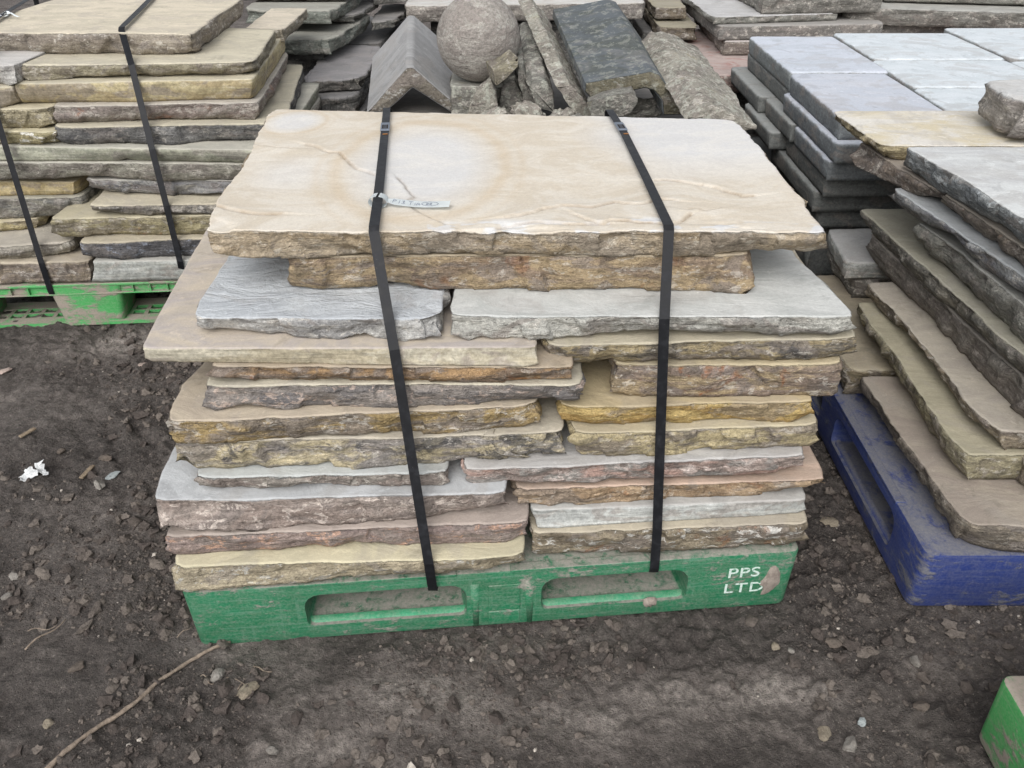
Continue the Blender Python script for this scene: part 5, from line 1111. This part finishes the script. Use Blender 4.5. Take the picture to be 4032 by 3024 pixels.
BACK = [
 (quad(.52, .075, (.852, 3.665), (1.5, 3.72), (1.5, 4.7), (.845, 4.7)), 6, 'pink slab stained red, low between the lichened coping and the pavers', 1.0),
 (quad(.585, .062, (.955, 4.035), (1.9, 4.05), (1.9, 4.9), (.97, 4.9)), 2, 'pinkish white slab with a slanted left edge, behind the paver stack', 1.0),
 (quad(.648, .060, (.925, 4.04), (1.70, 4.10), (1.72, 4.9), (.90, 4.9), .004), 1, 'dark smooth-sided grey slab over the pinkish white one in the back row', .25),
 (quad(.682, .032, (.90, 4.06), (1.50, 4.16), (1.50, 4.9), (.86, 4.9)), 0, 'thin pale slab with a broken front edge in the back row', 1.0),
 (quad(.752, .070, (1.125, 4.12), (1.70, 4.17), (1.70, 4.9), (1.10, 4.9)), 5, 'squared grey slab at the top edge above the thin pale one', .8),
 (quad(.60, .060, (.70, 4.30), (.89, 4.28), (.89, 5.0), (.70, 5.0)), 4, 'brown slab end with a yellow ledge in the back row, above the red-stained one', 1.1),
 (quad(.665, .055, (.69, 4.42), (.85, 4.42), (.85, 5.0), (.69, 5.0)), 4, 'dark brown slab end at the top edge, right of the broad whitish slab', 1.1),
 (quad(.70, .075, (1.56, 4.20), (2.75, 3.98), (2.8, 4.9), (1.5, 4.9), .02), 5, 'long grey rough-edged slab along the top edge behind the pavers', 1.1),
 (quad(.622, .050, (1.72, 4.22), (2.2, 4.22), (2.2, 4.9), (1.70, 4.9)), 1, 'dark slab in shadow under the long rough-edged one at the top right', .5),
 (quad(.768, .060, (1.75, 4.30), (2.9, 4.10), (2.9, 5.0), (1.72, 5.0), .02), 0, 'pale slab cut by the top picture edge above the long rough-edged one', 1.0),
 (quad(.57, .055, (1.92, 4.03), (2.7, 3.97), (2.7, 4.9), (1.92, 4.9)), 3, 'grey-brown slab just showing behind the far edge of the paver stack', 1.0),
]
for i, (d, mi, lab, rg_) in enumerate(BACK):
    slab('flagstone', d, QM[mi], lab, 'flagstone', G_BACK, rough=rg_, rag=.006 * rg_ + .001, nx=90, ny=40, nr=7, power=1.2, seed=960 + i * 3, corner=.018)
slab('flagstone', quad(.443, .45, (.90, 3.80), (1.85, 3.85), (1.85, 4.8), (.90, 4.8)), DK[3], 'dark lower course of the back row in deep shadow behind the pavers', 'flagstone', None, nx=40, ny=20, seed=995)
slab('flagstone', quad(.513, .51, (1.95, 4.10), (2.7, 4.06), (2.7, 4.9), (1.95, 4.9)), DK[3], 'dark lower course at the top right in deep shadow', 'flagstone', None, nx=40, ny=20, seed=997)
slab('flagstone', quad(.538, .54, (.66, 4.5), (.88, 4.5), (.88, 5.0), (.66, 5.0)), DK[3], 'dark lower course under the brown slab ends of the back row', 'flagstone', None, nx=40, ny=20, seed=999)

# ------------------------------------------------------------------ loose things on the soil
rng = np.random.default_rng(11)
def rock_mesh(seed, r=1.0, sub=2, flat=.7, lump=.35):
    bm = bmesh.new(); bmesh.ops.create_icosphere(bm, subdivisions=sub, radius=1.0)
    rs = random.Random(seed); cuts = [(Vector((rs.gauss(0, 1), rs.gauss(0, 1), rs.gauss(0, 1))).normalized(), rs.uniform(.55, .9)) for _ in range(9)]
    for v in bm.verts:
        for n, d in cuts:
            s = v.co.dot(n)
            if s > d: v.co -= n * (s - d) * .92
        k = 1 + lump * float(fbm(v.co.x * 2.3 + seed, v.co.y * 2.3, v.co.z * 2.3, seed, 3))
        v.co *= k; v.co.z *= flat
        v.co *= r
    return bm
rubble()
def loose_mat(name, a, b):
    _seed[0] += 1
    N = NT(name); V = N.vec(loc=(_seed[0] * 3.1, 0, 0)); n = N.noise(V, 45, 6, .7); f = N.noise(V, 300, 3, .7)
    c = N.mix(N.ramp(n, .35, .65), lin(a), lin(b))
    c = N.mix(1.0, c, N.gray(N.ramp(f, .25, .75, .82, 1.15)), 'MULTIPLY')
    return N.done(c, .95, N.bump(n, 1, .005), .2)
ML = [loose_mat('pale_grey_chip', (138, 134, 128), (116, 111, 105)), loose_mat('buff_chip', (136, 127, 112), (116, 107, 94)), loose_mat('pinkish_chip', (176, 160, 150), (150, 136, 128)), loose_mat('brown_clod', (108, 98, 90), (86, 79, 73)), loose_mat('blue_grey_chip', (160, 166, 166), (140, 146, 146))]
STN = [('round brown clod in the open soil at left', .013, .8, 3), ('larger brown-grey clod near the left edge of the front stack', .018, .75, 3), ('pinkish stone at the far left picture edge', .020, .5, 2), ('white-pink stone by the overhanging slab corner at left', .018, .5, 2), ('flat grey-green chip on the soil at left', .019, .3, 4), ('pale lump beside the flat grey-green chip', .017, .7, 0),
       ('grey clod near the end of the long branch below the green pallet', .018, .7, 0), ('buff flat clod with a twig beside it below the green pallet', .022, .5, 1), ('grey angular stone at the left picture edge, mid-height', .014, .8, 0), ('rounded grey stone at the left picture edge below the angular one', .013, .6, 0), ('buff flat stone near the lower left corner', .013, .5, 1), ('grey clod at the bottom edge left of centre', .013, .7, 0), ('pair-sized brown clod near the forked twig', .015, .6, 3),
       ('pale angular stone in the soil left of the near light green pallet', .014, .7, 0), ('pale stone chip in the soil at lower right of centre', .011, .7, 4), ('long pale flake lying tilted at the lower right of centre', .024, .4, 1), ('grey blocky stone beside the long pale flake', .018, .7, 0), ('grey clod among crumbs near the near light green pallet', .016, .7, 3), ('small round grey stone below the lettering of the green pallet', .009, .9, 0), ('flat pale chip between the green and blue pallets', .024, .3, 1), ('grey clod below the right end of the green pallet', .018, .6, 3), ('small yellow chip below the lettering of the green pallet', .012, .5, 1)]
for i, ((x, y), (lab, r, fl_, mi)) in enumerate(zip(LOOSE['stone'], STN)):
    o = from_bm('loose_stone', rock_mesh(50 + i * 7, r * .82, 3, fl_), ML[mi], None, (x, y, float(soil_h(x, y)) + r * fl_ * .45), smooth=True)
    auto_smooth(o, 28)
    o.rotation_euler = (0, 0, rng.uniform(0, 6)); o.scale = (1.25, .85, 1)
    tag(o, lab, 'stone', 'loose stones on the soil')
# crumbs and clods nobody could count
def crumbs():
    protos = []
    for s in range(14):
        bm = rock_mesh(200 + s * 3, 1.0, 2 if s < 8 else 1, random.Random(s).uniform(.5, .9), .9)
        v = np.array([p.co[:] for p in bm.verts]); bm.verts.index_update(); f = np.array([[q.index for q in g.verts] for g in bm.faces]); bm.free(); protos.append((v, f))
    V, Fc, ofs, cv = [], [], 0, []
    n = 24000
    xs = rng.uniform(-1.75, 1.2, n * 3); ys = rng.uniform(.74, 2.55, n * 3)
    dens = .26 + 1.1 * fbm(xs * 3.0, ys * 3.0, 4, 91, 3)
    dens += .9 * np.exp(-((xs + .74) / .13) ** 2) * (ys < 2.0) * (ys > 1.15) + 1.3 * np.exp(-((ys - 1.10) / .05) ** 2) * np.exp(-((xs - .03) / .22) ** 2) + .5 * np.exp(-((xs - .70) / .10) ** 2)
    keep = rng.uniform(0, 1, n * 3) < dens
    xs, ys = xs[keep][:n], ys[keep][:n]
    zs = soil_h(xs, ys)
    size = .0016 + .0025 * rng.pareto(2.2, len(xs)); size = np.minimum(size, .014)
    for x, y, z, s in zip(xs, ys, zs, size):
        v, f = protos[rng.integers(0, 8) if s > .006 else rng.integers(8, 14)]
        a = rng.uniform(0, 6.28); ca, sa = math.cos(a), math.sin(a)
        p = v * s * np.array([rng.uniform(.8, 1.4), rng.uniform(.7, 1.1), 1])
        q = np.stack([p[:, 0] * ca - p[:, 1] * sa + x, p[:, 0] * sa + p[:, 1] * ca + y, p[:, 2] + z + s * .25], 1)
        V.append(q); Fc.append(f + ofs); ofs += len(v); cv.append(np.full(len(v), rng.uniform(0, 1) ** 1.5))
    V = np.vstack(V); Fc = np.vstack(Fc)
    me = bpy.data.meshes.new('soil_crumbs')
    me.vertices.add(len(V)); me.vertices.foreach_set('co', V.ravel())
    me.loops.add(Fc.size); me.loops.foreach_set('vertex_index', Fc.ravel().astype(np.int32))
    me.polygons.add(len(Fc)); me.polygons.foreach_set('loop_start', np.arange(0, Fc.size, 3, dtype=np.int32))
    me.update(calc_edges=True)
    at = me.attributes.new('tone', 'FLOAT', 'POINT'); at.data.foreach_set('value', np.concatenate(cv))
    N = NT('soil_crumb'); Vv = N.vec(); t = N.attr('tone'); f = N.noise(Vv, 160, 4, .7)
    c = N.mix(N.ramp(t, .0, .8), lin((80, 73, 69)), lin((112, 104, 97)))
    c = N.mix(N.ramp(t, .985, .99), c, lin((184, 176, 166)))
    c = N.mix(1.0, c, N.gray(N.ramp(f, .25, .75, .75, 1.2)), 'MULTIPLY')
    m = N.done(c, .95, N.bump(f, 1, .004), .2)
    o = link_mesh('soil_crumbs', me, m); auto_smooth(o, 35)
    tag(o, 'countless crumbs and small clods of dark soil', 'soil', None, 'stuff')
crumbs()

def tube(name, pts, radii, mat, parent=None, seed=1, seg=9, wob=.12):
    pts = [Vector(p) for p in pts]; bm = bmesh.new(); rows = []
    for i, p in enumerate(pts):
        t = (pts[min(i + 1, len(pts) - 1)] - pts[max(i - 1, 0)]).normalized()
        n = t.cross(Vector((0, 0, 1))).normalized(); b = t.cross(n); r = radii[i]
        rows.append([bm.verts.new(p + (n * math.cos(a) + b * math.sin(a)) * r * (1 + wob * float(vn(i * .7, k * .9, 0, seed)))) for k, a in enumerate(np.linspace(0, 2 * math.pi, seg, endpoint=False))])
    for r0, r1 in zip(rows, rows[1:]):
        for k in range(seg): bm.faces.new((r0[k], r0[(k + 1) % seg], r1[(k + 1) % seg], r1[k]))
    bm.faces.new(rows[0]); bm.faces.new(rows[-1][::-1]); bmesh.ops.recalc_face_normals(bm, faces=bm.faces)
    return from_bm(name, bm, mat, parent, smooth=True)
def bark():
    N = NT('dusty_bark'); V = N.vec(); n = N.noise(N.vec(scale=(30, 30, 30)), 3, 6, .7); s = N.noise(V, 14, 4, .6)
    c = N.mix(N.ramp(n, .35, .65), lin((150, 136, 122)), lin((120, 108, 96)))
    c = N.mix(N.ramp(s, .55, .7, 0, .5), c, lin((98, 88, 78)))
    return N.done(c, .9, N.bump(n, 1, .003), .2)
M_BARK = bark()
bp = resample([(x, y) for x, y in LOOSE['branch']], 70)
bpts = [(x, y, float(soil_h(x, y)) * .4 + .006) for x, y in bp]
tag(tube('branch', bpts, [(.0046 - .0014 * i / 69) * (1 + .1 * math.sin(i * .9)) for i in range(70)], M_BARK, None, 5, 10, .22), 'long thin bare branch running from under the green pallet to the lower left', 'branch')
TW = ['dry twig on the soil left of the long branch', 'thin side twig touching the dry twig at left', 'upright-lying straw twig beside the buff clod', 'short pale twig crossing the straw by the buff clod', 'thin curved twig under the buff clod', 'short twig against the left corner of the green pallet', 'tiny twig beside the grey clod near the branch end']
for i, (pl, lab) in enumerate(zip(LOOSE['twig'], TW)):
    q_ = resample(pl, 9); r = .0021 if i in (0, 3) else .0012
    tag(tube('twig', [(x, y + .004 * math.sin(k * .8), float(soil_h(x, y)) * .5 + .007 + .003 * math.sin(k * .7 + i)) for k, (x, y) in enumerate(q_)], [r * (1 - .05 * k) for k in range(9)], M_BARK, None, 20 + i, 6), lab, 'twig', 'twigs on the soil')
M_WOOD = loose_mat('splintered_wood', (150, 136, 116), (120, 106, 90))
for (a, b), lab in zip(LOOSE['stick'], ('flat wood splinter at the far left of the open soil', 'flat wood splinter in the middle of the open soil at left')):
    a, b = Vector((*a, 0)), Vector((*b, 0)); d = b - a
    o = from_bm('wood_splinter', bevel(box_bm(-d.length / 2, d.length / 2, -.006, .006, -.002, .003), .0012, 1), M_WOOD, None, tuple((a + b) / 2 + Vector((0, 0, float(soil_h((a.x + b.x) / 2, (a.y + b.y) / 2)) + .008))))
    o.rotation_euler = (.05, .04, math.atan2(d.y, d.x)); tag(o, lab, 'splinter', 'wood splinters on the soil')
def scrap():
    x, y = LOOSE['paper'][0]; bm = bmesh.new(); n = 9
    g = [[bm.verts.new(((i / n - .5) * .060 + .008 * float(vn(i * .9, j * .9, 1, 3)), (j / n - .5) * .042 + .008 * float(vn(i * .9, j * .9, 2, 3)), .012 + .010 * float(fbm(i * .35, j * .35, 3, 3, 2)))) for i in range(n + 1)] for j in range(n + 1)]
    for j in range(n):
        for i in range(n):
            if float(vn(i * .5, j * .5, 5, 8)) + (abs(i - 4.5) + abs(j - 4.5)) * .10 < .85: bm.faces.new((g[j][i], g[j][i + 1], g[j + 1][i + 1], g[j + 1][i]))
    bmesh.ops.delete(bm, geom=[v for v in bm.verts if not v.link_faces], context='VERTS')
    bmesh.ops.solidify(bm, geom=bm.faces[:], thickness=.0006)
    o = from_bm('paper_scrap', bm, loose_mat('torn_white_paper', (214, 216, 216), (186, 188, 188)), None, (x, y, float(soil_h(x, y)) + .004), smooth=False)
    o.rotation_euler = (.1, -.08, .5); tag(o, 'torn white scrap of paper on the soil at far left', 'paper')
scrap()
